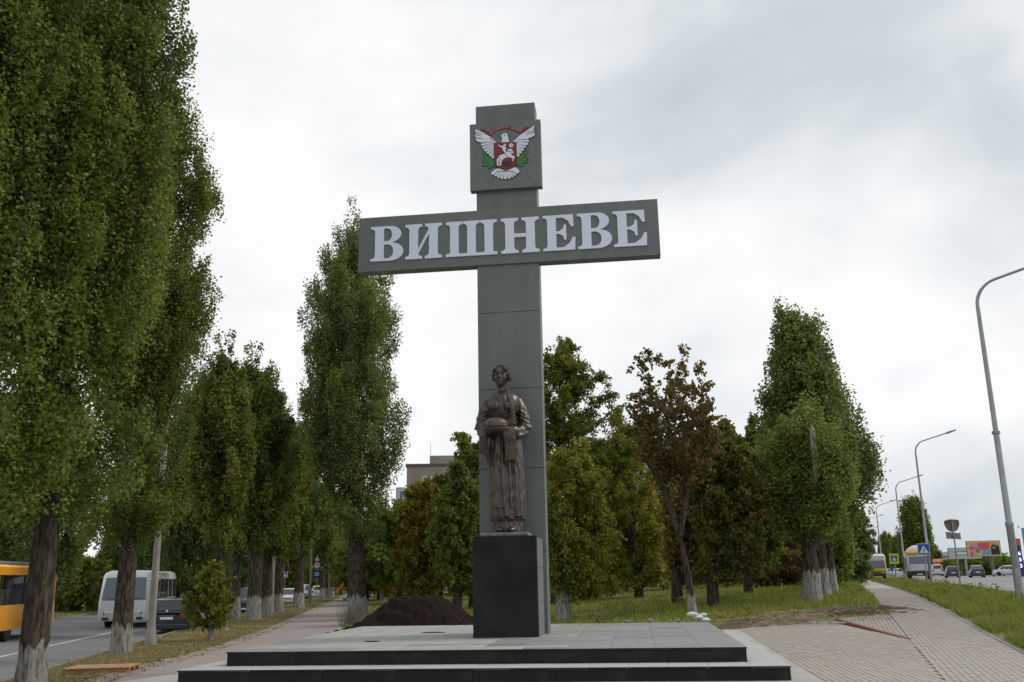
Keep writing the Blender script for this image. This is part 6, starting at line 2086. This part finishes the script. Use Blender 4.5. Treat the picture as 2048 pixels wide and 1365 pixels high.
sign_plate(a, 'triangle', tri(.44, q.z - gz - .02), -.102, MAT['sign_white'], .005)
walker(a, q.z - gz - .03, .44, -.103)
# road mirror seen from behind, plate below
p = ground_point(1922, 1176)
q = at(1925, 1052, p.y)
s_ = thing('road_mirror', 'rusty back of a round sign above a grey plate on a thin post', 'road sign', p, .15)
k = p.y / FPX
hh = q.z - p.z
MB().tube([(0, 0, -.1), (-.03, 0, hh + .3)], .04, 8).build('post', MAT['zinc'], s_, True)
MB().prism([(x * 1.45, z) for x, z in arc(0, hh + 8 * k, 10.5 * k, 19 * k, 188, 352, 16)] + [(14.5 * k, hh + 9.5 * k), (8 * k, hh + 11 * k), (-8 * k, hh + 11.5 * k), (-14.5 * k, hh + 10 * k)], .03, .14).build('disc', MAT['rust_back'], s_)
MB().tube([(-14 * k, .0, hh + 10 * k), (-8 * k, -.05, hh + 12 * k), (8 * k, -.05, hh + 11.5 * k), (14 * k, .0, hh + 9.5 * k)], .03, 6).build('rim', MAT['grey_metal'], s_)
MB().prism([(-15.5 * k, hh - 24 * k), (15 * k, hh - 26 * k), (15 * k, hh - 14 * k), (-15.5 * k, hh - 11 * k)], .05, .08).build('plate', MAT['grey_metal'], s_)
MB().prism(rect(9 * k, 3 * k, hh - 18 * k), .02, .05).build('bracket', MAT['rust_back'], s_)


# billboards
def billboard(label, px, py, w_px, h_px, Y, frame, rz):
    q = at(px, py, Y)
    k_ = Y / FPX
    gz_ = float(ground_z(q.x, Y))
    t_ = thing('billboard', label, 'billboard', (q.x, Y, gz_), rz)
    z = q.z - gz_
    w, h = w_px * k_, h_px * k_
    MB().bbox(-w / 2, w / 2, .0, .35, z - h / 2, z + h / 2, .03).build('panel', MAT[frame], t_)
    return t_, z, w, h


t_, z, w, h = billboard('colourful yellow and pink billboard with red banner and dark figures', 1968, 1097.5, 64, 30, 138, 'grey_metal', -.08)
MB().tube([(w * .2, .2, -.2), (w * .2, .2, z - h / 2)], .22, 10).build('post', MAT['green_pole'], t_, True)
fc = MB().prism(rect(w * .985, h * .95, z), -.03, .0).build('poster', MAT['b_yellow'], t_)
art = [('b_pink', [(-.42, -.25), (-.08, -.2), (-.05, .33), (-.4, .38)]), ('b_red', [(-.17, .06), (.16, .1), (.17, .38), (-.16, .36)]), ('b_red', [(-.13, -.1), (.17, -.06), (.16, .14), (-.12, .1)]), ('b_blue', [(-.1, -.4), (.18, -.4), (.18, -.1), (-.02, -.06)]), ('b_magenta', [(-.44, -.05), (-.3, -.05), (-.3, .12), (-.44, .12)]),
       ('b_magenta', [(-.42, -.46), (-.33, -.46), (-.33, -.2), (-.42, -.2)]), ('b_green', [(-.24, -.25), (-.15, -.25), (-.15, .05), (-.24, .05)])]
for i, (m_, pl) in enumerate(art):
    MB().prism([(x * w, z + y * h) for x, y in pl], -.036 - .004 * i, -.029).build('print', MAT[m_], fc)
for m_, pl in (('sign_black', [(.2, -.4), (.36, -.38), (.36, .18), (.27, .27), (.2, .1)]), ('sign_black', [(.36, -.4), (.45, -.38), (.44, .1), (.39, .2), (.36, .1)]), ('sign_white', [(.25, -.05), (.33, .0), (.33, .12), (.26, .12)])):
    MB().prism([(x * w, z + y * h) for x, y in pl], -.075, -.029).build('print', MAT[m_], fc)
for x, y, r_ in ((.29, .32, .045), (.39, .27, .035)):
    MB().prism([(x * w + math.cos(a_ / 10 * 6.283) * r_ * w * .6, z + y * h + math.sin(a_ / 10 * 6.283) * r_ * w * .7) for a_ in range(10)], -.08, -.029).build('print', MAT['b_pink'], fc)
t_, z, w, h = billboard('white billboard with a green framed name strip, left of the colourful one', 1930, 1107, 62, 22, 160, 'grey_metal', -.08)
MB().tube([(0, .2, -.2), (0, .2, z - h / 2)], .22, 10).build('post', MAT['zinc'], t_, True)
fc = MB().prism(rect(w * .985, h * .95, z), -.03, .0).build('poster', MAT['shed'], t_)
MB().prism(rect(w * .62, h * .34, z + h * .0), -.036, -.029).build('strip', MAT['b_green'], fc)
MB().prism(rect(w * .56, h * .16, z + h * .0), -.042, -.029).build('strip_field', MAT['sign_white'], fc)
# petrol price pylon and a blue pylon
q = at(2037, 1120, 120)
gz = .6
t_ = thing('price_pylon', 'dark blue petrol price pylon with lit digits behind the big lamp pole', 'price sign', (q.x, 120, gz), -.3)
z = q.z - gz
MB().bbox(-.5, .5, 0, .3, 0, z + 2.4, .03).build('column', MAT['sign_navy'], t_)
MB().bbox(-.52, .52, -.03, .33, z + 1.7, z + 2.6, .03).build('header', MAT['b_red'], t_)
em_ = emit_mat('lit_digits', (.75, .75, 1.0), 1.6)
for i in range(3):
    link('digits', text_mesh(('36', '35', '33')[i], .62, em_, .004, True), t_, (.05, -.02, z + .75 - .75 * i), (math.pi / 2, 0, 0))
q = at(2058, 1090, 150)
t_ = thing('blue_pylon', 'tall blue sign panel at the right picture edge', 'sign', (q.x, 150, .6), -.3)
MB().bbox(-.7, .9, 0, .4, q.z - 3.0, q.z + 2.0, .03).build('panel', MAT['b_blue'], t_)
MB().tube([(0, .2, 0), (0, .2, q.z - 3)], .2, 10).build('post', MAT['zinc'], t_, True)
MB().tube([(-1, .2, q.z + 2.0), (-1.2, .0, q.z + 2.3)], .08, 8).build('floodlight', MAT['lamp'], t_, True)


# ------------------------------------------------------------------ buildings
def block(label, px0, px1, py_top, Y, depth, wall, rz=0.0, name='apartment_building'):
    a_, b_ = at(px0, py_top, Y), at(px1, py_top, Y)
    t_ = thing(name, label, 'building', ((a_.x + b_.x) / 2, Y, 0), rz)
    return t_, b_.x - a_.x, (a_.z + b_.z) / 2


t_, w, h = block('grey panel apartment block left of the cross', 814, 980, 932, 150, 14, 'wall_panel', .06)
MB().box(-w / 2, w / 2, 0, 14, -.3, h).build('wall', MAT['wall_panel'], t_)
rf = MB().box(-w / 2 - .2, w / 2 + .2, -.2, 14.2, h, h + .35).build('roof', MAT['roof_tar'], t_)
MB().box(-w / 2 + w * .27, w / 2, 2, 12, h + .36, h + 1.9).build('lift_house', MAT['wall_panel'], rf)
MB().tube([(-w / 2 + w * .28, 2, h + .3), (-w / 2 + w * .28, 2, h + 4)], .03, 6).build('aerial', MAT['zinc'], rf)
MB().box(-w / 2 + w * .34, w / 2, -.9, -.02, -.2, h - 3.0).build('balcony_tower', MAT['wall_cream'], t_)
wi = MB().box(-.75, .75, -.06, .02, -.75, .75).mesh('window', MAT['sign_white'])
gl = MB().box(-.62, .62, -.085, -.055, -.62, .62).mesh('pane', MAT['glass_blue'])
for fl in range(8):
    z = h - 2.4 - 2.8 * fl
    for x in (-w / 2 + w * .245, ):
        o = link('window', wi, t_, (x, 0, z), None)
        link('pane', gl, o)
    for x in (.42, .58, .74, .9):
        o = link('window', wi, t_, (-w / 2 + w * x, -.92, z - 2.6))
        link('pane', gl, o)
for fl in range(8):
    MB().box(-w / 2 + w * .345, w / 2, -1.5, -.91, h - 8.2 - 2.8 * fl, h - 7.2 - 2.8 * fl).build('balcony', MAT['wall_cream' if fl % 2 else 'shed'], t_)
t_, w, h = block('white balcony edge of a farther block behind the big footpath poplar', 792, 811, 975, 175, 12, 'shed', .06)
MB().box(-w / 2, w / 2, 0, 12, -.3, h).build('wall', MAT['shed'], t_)
for fl in range(7):
    o = MB().box(w * .1, w * .42, -.9, 0, h - 3.0 - 2.8 * fl, h - 2.0 - 2.8 * fl).build('balcony', MAT['sign_white'], t_)
    o = link('window', wi, t_, (w * .25, 0, h - 1.3 - 2.8 * fl))
    link('pane', gl, o)
t_, w, h = block('long low panel block hidden behind the park trees on the right', 1120, 1620, 925, 165, 12, 'wall_panel', 0)
h = at(1370, 882, 165).z
MB().box(-w / 2, w / 2, 0, 12, -.3, h).build('wall', MAT['wall_panel'], t_)
MB().box(-w / 2 - .2, w / 2 + .2, -.2, 12.2, h, h + .35).build('roof', MAT['roof_tar'], t_)
for fl in range(7):
    for i in range(14):
        o = link('window', wi, t_, (-w / 2 + (i + .5) * w / 14, 0, h - 1.9 - 2.8 * fl))
        link('pane', gl, o)
for lab, x0, x1, yt, Y, m_, rm in (('long pale warehouse behind the white billboard', 1865, 2030, 1118, 260, 'shed', 'shed_blue'), ('blue-grey hall with curved roof right of the far poplar', 1872, 1925, 1105, 300, 'shed_blue', 'shed'),
                                  ('low red and yellow shop front behind the white van', 1880, 1915, 1120, 215, 'shed_yellow', 'shed_red'), ('low grey hall at the right edge behind the price pylon', 2000, 2120, 1122, 240, 'shed', 'shed_blue'),
                                  ('low pale building far down the right road', 1775, 1815, 1128, 330, 'wall_cream', 'shed_red')):
    t_, w, h = block(lab, x0, x1, yt, Y, 15, m_, -.05, 'low_building')
    MB().box(-w / 2, w / 2, 0, 15, 0, h - 1.1).build('wall', MAT[m_], t_)
    MB().loft([[(-w / 2 - .3, -.4, h - 1.1), (w / 2 + .3, -.4, h - 1.1), (w / 2 + .3, -.4, h - .3), (0, -.4, h + .3), (-w / 2 - .3, -.4, h - .3)], [(-w / 2 - .3, 15, h - 1.1), (w / 2 + .3, 15, h - 1.1), (w / 2 + .3, 15, h - .3), (0, 15, h + .3), (-w / 2 - .3, 15, h - .3)]]).build('roof', MAT[rm], t_)
    for i in range(5):
        o = link('window', wi, t_, (-w / 2 + (i + .5) * w / 5, 0, 1.6))
        link('pane', gl, o)

ob_ = thing('roadside_panel', 'small orange upright panel between far avenue trunks', 'panel', ground_point(679, 1191), 0)
MB().bbox(-.5, .5, 0, .25, .3, 2.3, .03).build('panel', MAT['orange_box'], ob_)
MB().tube([(-.4, .12, -.1), (-.4, .12, .35)], .05, 6).build('leg', MAT['zinc'], ob_)
MB().tube([(.4, .12, -.1), (.4, .12, .35)], .05, 6).build('leg', MAT['zinc'], ob_)

# passenger behind the orange bus window
ps = person('passenger in grey behind the orange bus window', (0, 0, 0), 0)
aa_, bb_ = sight(22, 1176)
yy_ = (.72 + 21.12 * -.985 + 39.4 * .174) / (aa_ * .985 + .174)
ps.location = (aa_ * yy_, yy_, EYE + bb_ * yy_ - .82)
ps.rotation_euler = (0, 0, 1.2)

# ------------------------------------------------------------------ heaps, rubble, small things


def nz(x, y, s, seed=0):
    """cheap smooth value noise"""
    rr = np.random.default_rng(seed)
    k = rr.normal(size=(10, 2))
    p = rr.uniform(0, 6.28, 10)
    f = np.array([1, 1.3, 1.9, 2.3, 3.1, 3.9, 5.1, 6.3, 8.1, 10.0])
    out = 0
    for i in range(10):
        out = out + np.sin((x * k[i, 0] + y * k[i, 1]) * f[i] / s + p[i]) / f[i]
    return out * .35


def heap(name, cx, cy, rx, ry, h, mat, flat=0.6, seed=1, n=64, rough=.06, base=None):
    mb = MB()
    vs, fs = [], []
    for j in range(n + 1):
        for i in range(n + 1):
            u, v = i / n * 2 - 1, j / n * 2 - 1
            x, y = cx + u * rx * 1.15, cy + v * ry * 1.15
            d = math.hypot(u * 1.15, v * 1.15)
            d *= 1 + .16 * float(nz(np.array(x), np.array(y), 1.1, seed + 5))
            f = min(1.0, max(0.0, (1 - d) / flat))
            g = base if base is not None else float(ground_z(x, y))
            zz = g - .06 + h * f * (1 + .0) + (rough * float(nz(np.array(x), np.array(y), .22, seed)) + rough * .7 * float(nz(np.array(x), np.array(y), .09, seed + 2))) * min(1, f * 4)
            vs.append((x, y, zz))
    for j in range(n):
        for i in range(n):
            a = j * (n + 1) + i
            fs.append((a, a + 1, a + n + 2, a + n + 1))
    mb.add(vs, fs)
    return mb.build(name, mat, None, True)


c_ = at(838, 1240, 29.3)
o = heap('soil_heap', c_.x - .15, 29.3, 2.75, 2.1, 1.42, MAT['soil'], .72, 3, 90, .09, base=-.28)
tag(o, 'dark heap of loose earth behind the left back of the platform', 'soil heap')
# sandy bank between plaza and lawn
mb = MB()
vs, fs = [], []
N1, N2 = 110, 26
pA, pB = Vector((5.2, 26.6)), Vector((11.9, 31.6))
for j in range(N2 + 1):
    for i in range(N1 + 1):
        u, v = i / N1, j / N2
        w_ = 1.1 + .9 * math.sin(math.pi * min(1, u * 1.1)) + .5 * float(nz(np.array(u * 7), np.array(.3), 1.0, 8))
        x = pA.x + (pB.x - pA.x) * u - .55 * w_ * (v - .15)
        y = pA.y + (pB.y - pA.y) * u + .84 * w_ * (v - .15)
        g = float(ground_z(x, y))
        lift = .20 * math.sin(math.pi * min(1, v * 1.02)) * (.55 + .6 * float(nz(np.array(x), np.array(y), .8, 4))) * min(1, u * 8) * min(1, (1 - u) * 8)
        zz = max(g, z_plaza(x, y) if v < .5 else g) * .35 + g * .65 + lift + .06 * float(nz(np.array(x), np.array(y), .2, 12)) + .03 * float(nz(np.array(x), np.array(y), .07, 14)) - (.10 if v in (0, 1) else 0) + .015
        vs.append((x, y, zz))
for j in range(N2):
    for i in range(N1):
        a = j * (N1 + 1) + i
        fs.append((a, a + 1, a + N1 + 2, a + N1 + 1))
mb.add(vs, fs)
structure('soil_bank', mb, MAT['sand'], True)
# bare dark soil in the verge, crossed by a pale path
for y0, y1 in ((58, 74), (76, 108)):
    ys = np.arange(y0, y1 + .1, 1.0)
    strip('verge_soil', lambda y: x_walk_r(y) + .25, lambda y: x_kerb_r(y) - .15, MAT['soil'], 4, dz=.02, ys=ys)
strip('crossing_path', lambda y: x_walk_r(y), lambda y: x_kerb_r(y) + .1, MAT['concrete'], 3, dz=.02, ys=np.array([74.0, 75, 76]))

rr = random.Random(77)


def lump(name, label, cat, x, y, z, r, mat, n=1, seed=0):
    mb = MB()
    q = random.Random(seed)
    mb.ell((0, 0, r * .45), (r, r * .8, r * .6), 12, 8)
    for i, v in enumerate(mb.v):
        f = 1 + q.uniform(-.22, .22)
        mb.v[i] = (v[0] * f, v[1] * f, max(-.02, v[2] * f))
    o_ = mb.build(name, mat, None, False, (x, y, z))
    return tag(o_, label, cat)


p = on_level(1380, 1239, Z_UP)
sack = thing('rubble_sack', 'torn white sack with pale rubble on the back right corner of the platform', 'sack', (p.x, min(p.y, 24.6), Z_UP), 0)
for i in range(6):
    r_ = rr.uniform(.06, .13)
    mb = MB().ell((0, 0, r_ * .35), (r_ * 1.3, r_, r_ * .55), 12, 8)
    mb.v = [(a * (1 + rr.uniform(-.15, .15)), b * (1 + rr.uniform(-.15, .15)), max(0, c_z * (1 + rr.uniform(-.15, .15)))) for a, b, c_z in mb.v]
    mb.build('lump', MAT['plastic_bag'], sack, False, (rr.uniform(-.2, .2), rr.uniform(-.1, .08), .07 * (i % 3)))
for i, (px, py) in enumerate(((1335, 1243), (1352, 1243), (1255, 1246), (1300, 1245))):
    p = on_level(px, py, Z_UP)
    lump('stone', ('grey stone offcut left of the white sack', 'small grey stone offcut beside the white sack', 'single stone offcut at the back edge of the slabs', 'stone offcut midway along the back edge of the slabs')[i], 'stone', p.x, min(p.y, 24.7), Z_UP, .045 + .012 * i, MAT['slab_b'], seed=i)
# thin black slivers added on the slabs in place of flat cracks
for i, (px, py, L_) in enumerate(((745, 1284, .3), (868, 1266, .55))):
    p = on_level(px, py, Z_UP)
    mb = MB().add([(x * L_ * 2, y * .45, z) for x, y, z in ((-.25, -.06, 0), (-.05, -.12, 0), (.25, .0, 0), (.06, .1, 0), (-.12, .05, 0), (-.25, -.06, .014), (-.05, -.12, .02), (.25, 0, .01), (.06, .1, .018), (-.12, .05, .016))],
                  [(4, 3, 2, 1, 0), (5, 6, 7, 8, 9), (0, 1, 6, 5), (1, 2, 7, 6), (2, 3, 8, 7), (3, 4, 9, 8), (4, 0, 5, 9)])
    tag(mb.build('crack_sliver', MAT['plinth'], None, False, (p.x, p.y, Z_UP + .001), (0, 0, MYAW)), ('short black sliver standing in for a crack on the dusty left slabs', 'long black sliver standing in for a crack on the slabs left of the plinth')[i], 'stone shard')
# pale boards at the brick edge
bd = 'pale boards at the brick edge'
for i in range(3):
    p = on_level(1648 + 4 * i, 1244 + 2.6 * i, .16)
    o = MB().bbox(-.55, .55, -.05, .05, 0, .03, .004).build('board', MAT['shed'], None, False, (p.x, p.y - .2 * i, z_plaza(p.x, p.y) + .02 + .012 * i), (0, 0, -.45 + .12 * i))
    tag(o, ('pale board lying farthest from the brick edge tip', 'pale board in the middle beside the brick edge tip', 'pale board nearest to the platform by the brick edge tip')[i], 'board', bd)
# brushwood
br = thing('brushwood_pile', 'pile of thin dry twigs at the far corner of the ramp', 'brushwood', ground_point(1770, 1228), 0)
mb = MB()
for i in range(60):
    a = rr.uniform(-.8, .8) + (math.pi if rr.random() < .5 else 0)
    x, y = rr.gauss(-.4, .65), rr.gauss(.1, .22)
    L_ = rr.uniform(.4, 1.1)
    z = rr.uniform(.02, .24) * math.exp(-x * x)
    mb.tube([(x, y, z), (x + L_ * .5 * math.cos(a), y + L_ * .5 * math.sin(a), z + rr.uniform(.0, .12)), (x + L_ * math.cos(a), y + L_ * math.sin(a), max(.01, z + rr.uniform(-.1, .12)))], [.012, .009, .004], 4)
tag(mb.build('twigs', MAT['twig'], br), kind='stuff')
# raw timber pallet by the path
p = ground_point(205, 1346)
pl = thing('pallet', 'raw timber pallet lying on the dry grass at the lower left', 'pallet', p + Vector((0, 0, .03)), .12)
for i in range(3):
    MB().bbox(-.66, .66, -.40 + .37 * i - .045, -.40 + .37 * i + .045, 0, .085, .004).build('bearer', MAT['wood'], pl)
me = MB().bbox(-.052, .052, -.48, .48, 0, .022, .003).mesh('plank', MAT['wood'])
for i in range(11):
    link('plank', me, pl, (-.61 + .122 * i, rr.uniform(-.02, .02), .087), (0, 0, rr.uniform(-.02, .02)))
# dead white-grey shoots at the foot of the footpath poplar
p = ground_point(700, 1252)
sh = thing('dry_shrub', 'greyish leafless shoots at the foot of the big footpath poplar', 'shrub', p, 0)
mb = MB()
for i in range(130):
    a, r_ = rr.uniform(0, 6.28), rr.uniform(0, .5)
    x, y = r_ * math.cos(a), r_ * math.sin(a) * .6
    h_ = rr.uniform(.5, 1.15)
    mb.tube([(x, y, -.02), (x * 1.3 + rr.gauss(0, .06), y * 1.3, h_ * .6), (x * 1.5 + rr.gauss(0, .1), y * 1.4, h_)], [.008, .006, .003], 4)
tag(mb.build('shoots', MAT['dead_wood'], sh), kind='stuff')

# ------------------------------------------------------------------ grass and litter


def blades(name, P, h, w, mat, seed=1, tone=None, label=None):
    rng = np.random.default_rng(seed)
    n = len(P)
    a = rng.uniform(0, 2 * math.pi, n)
    hh = h * rng.uniform(.5, 1.3, n)
    ww = w * rng.uniform(.7, 1.3, n)
    dx, dy = np.cos(a) * ww / 2, np.sin(a) * ww / 2
    lean = rng.normal(0, .35, (n, 2)) * hh[:, None]
    V = np.empty((n, 3, 3), np.float32)
    V[:, 0] = P + np.stack([-dx, -dy, np.zeros(n)], 1)
    V[:, 1] = P + np.stack([dx, dy, np.zeros(n)], 1)
    V[:, 2] = P + np.stack([lean[:, 0], lean[:, 1], hh], 1)
    t = rng.normal(.45, .2, n) if tone is None else tone
    o_ = faces4(name, V, t, mat)
    return tag(o_, label, None, None, 'stuff')


def scatter(n, f0, f1, y0, y1, seed, patch=0.0, k=2.2):
    """points between the edges f0(y)..f1(y), denser near the camera"""
    rng = np.random.default_rng(seed)
    y = y0 * (y1 / y0) ** rng.random(n) if k > 2 else rng.uniform(y0, y1, n)
    a, b = f0(y), f1(y)
    x = a + (b - a) * rng.random(n)
    if patch:
        keep = nz(x, y, 1.3, seed) + rng.normal(0, .25, n) > -patch
        x, y = x[keep], y[keep]
    return np.stack([x, y, ground_z(x, y)], 1)


P = scatter(95000, lambda y: x_walk_r(y) + .12, lambda y: x_kerb_r(y) - .05, 15, 62, 201, .35)
blades('verge_grass', P, .24, .022, LEAF['grass'], 1, label='rough green grass of the right verge')
P = scatter(16000, lambda y: x_walk_r(y) + .1, lambda y: x_kerb_r(y), 60, 150, 202, .1)
blades('far_verge_grass', P, .2, .05, LEAF['grass'], 2, label='grass of the far right verge')
P = scatter(60000, lambda y: x_walk_l(y) - 7.5, lambda y: x_walk_l(y) - .1, 30, 95, 203, .3)
P = P[~((P[:, 1] < 33.5) & (P[:, 0] > 4.0))]
blades('sidewalk_side_grass', P, .25, .03, LEAF['grass'], 3, label='grass and weeds between poplars and sidewalk')
P = scatter(90000, lambda y: x_path_r(y) + .1, lambda y: x_walk_l(y) - 4, 26.5, 120, 204, .45)
P = P[~((P[:, 1] < 31) & (P[:, 0] > 5.2))]
blades('lawn_grass', P, .16, .035, LEAF['grass'], 4, label='thin grass of the park lawn')
P = scatter(60000, lambda y: x_kerb_l(y) + .05, lambda y: x_path_l(y) - .05, 15, 120, 205, .2)
blades('strip_grass', P, .09, .022, LEAF['drygrass'], 5, label='short dry grass of the left strip')
P = scatter(20000, lambda y: x_kerb_l(y) - 19, lambda y: x_kerb_l(y) - 11.3, 45, 150, 206, .2)
P[:, 2] = -.3
blades('far_strip_grass', P, .14, .05, LEAF['grass'], 6, label='grass across the left road')
rng = np.random.default_rng(9)


def litter(name, P, size, seed, label):
    r_ = np.random.default_rng(seed)
    n = len(P)
    a = r_.uniform(0, 6.28, n)
    s = size * r_.uniform(.6, 1.3, n)
    V = np.empty((n, 4, 3), np.float32)
    for i, (ca, sc_) in enumerate(((0, .6), (1.57, .4), (3.14, .6), (4.71, .4))):
        V[:, i, 0] = P[:, 0] + np.cos(a + ca) * s * sc_
        V[:, i, 1] = P[:, 1] + np.sin(a + ca) * s * sc_
        V[:, i, 2] = P[:, 2] + .012 + r_.uniform(0, .03, n)
    tag(faces4(name, V, r_.uniform(0, 1, n), LEAF['litter']), label, None, None, 'stuff')


litter('fallen_leaves', scatter(9000, lambda y: x_kerb_l(y), lambda y: x_path_l(y) + .6, 15, 110, 210), .08, 1, 'yellowed leaves fallen on the left strip')
litter('bank_litter', scatter(900, lambda y: x_path_r(y) * 0 + 5.5, lambda y: x_walk_l(y), 27.5, 32.5, 212) + np.array([0, 0, .12]), .09, 3, 'fallen leaves and scraps on the sandy bank')
litter('lawn_litter', scatter(5000, lambda y: x_path_r(y), lambda y: x_walk_l(y), 27, 70, 211), .10, 2, 'fallen leaves on the lawn')

# weeds of broader leaf in the verge, by the poplars and along edges
rngw = np.random.default_rng(31)
cl = []
for n_, f0, f1, y0, y1 in ((70, lambda y: x_walk_r(y) + .1, lambda y: x_kerb_r(y), 16, 70), (60, lambda y: x_walk_l(y) - 5, lambda y: x_walk_l(y) - .1, 31, 80), (70, lambda y: x_path_r(y) + .3, lambda y: x_walk_l(y) - 6, 27, 80)):
    y = rngw.uniform(y0, y1, n_)
    x = f0(y) + (f1(y) - f0(y)) * rngw.random(n_)
    cl.append(np.stack([x, y, ground_z(x, y)], 1))
cl = np.concatenate(cl)
cl = cl[~((cl[:, 1] < 33.5) & (cl[:, 0] > 4.0) & (cl[:, 0] < x_walk_l(cl[:, 1])))]
k = 60
P = np.repeat(cl, k, 0)
sc_ = np.repeat(rngw.uniform(.5, 1.3, len(cl)), k)[:, None]
P = P + rngw.normal(size=P.shape) * np.array([.13, .13, 0]) * sc_
P[:, 2] += rngw.random(len(P)) * .42 * sc_[:, 0]
tag(leaves('weeds', P, .085, np.repeat(rngw.normal(.4, .15, len(cl)), k) + rngw.normal(0, .12, len(P)), LEAF['linden'], None, 5), 'broad-leaved weeds in the grass', None, None, 'stuff')
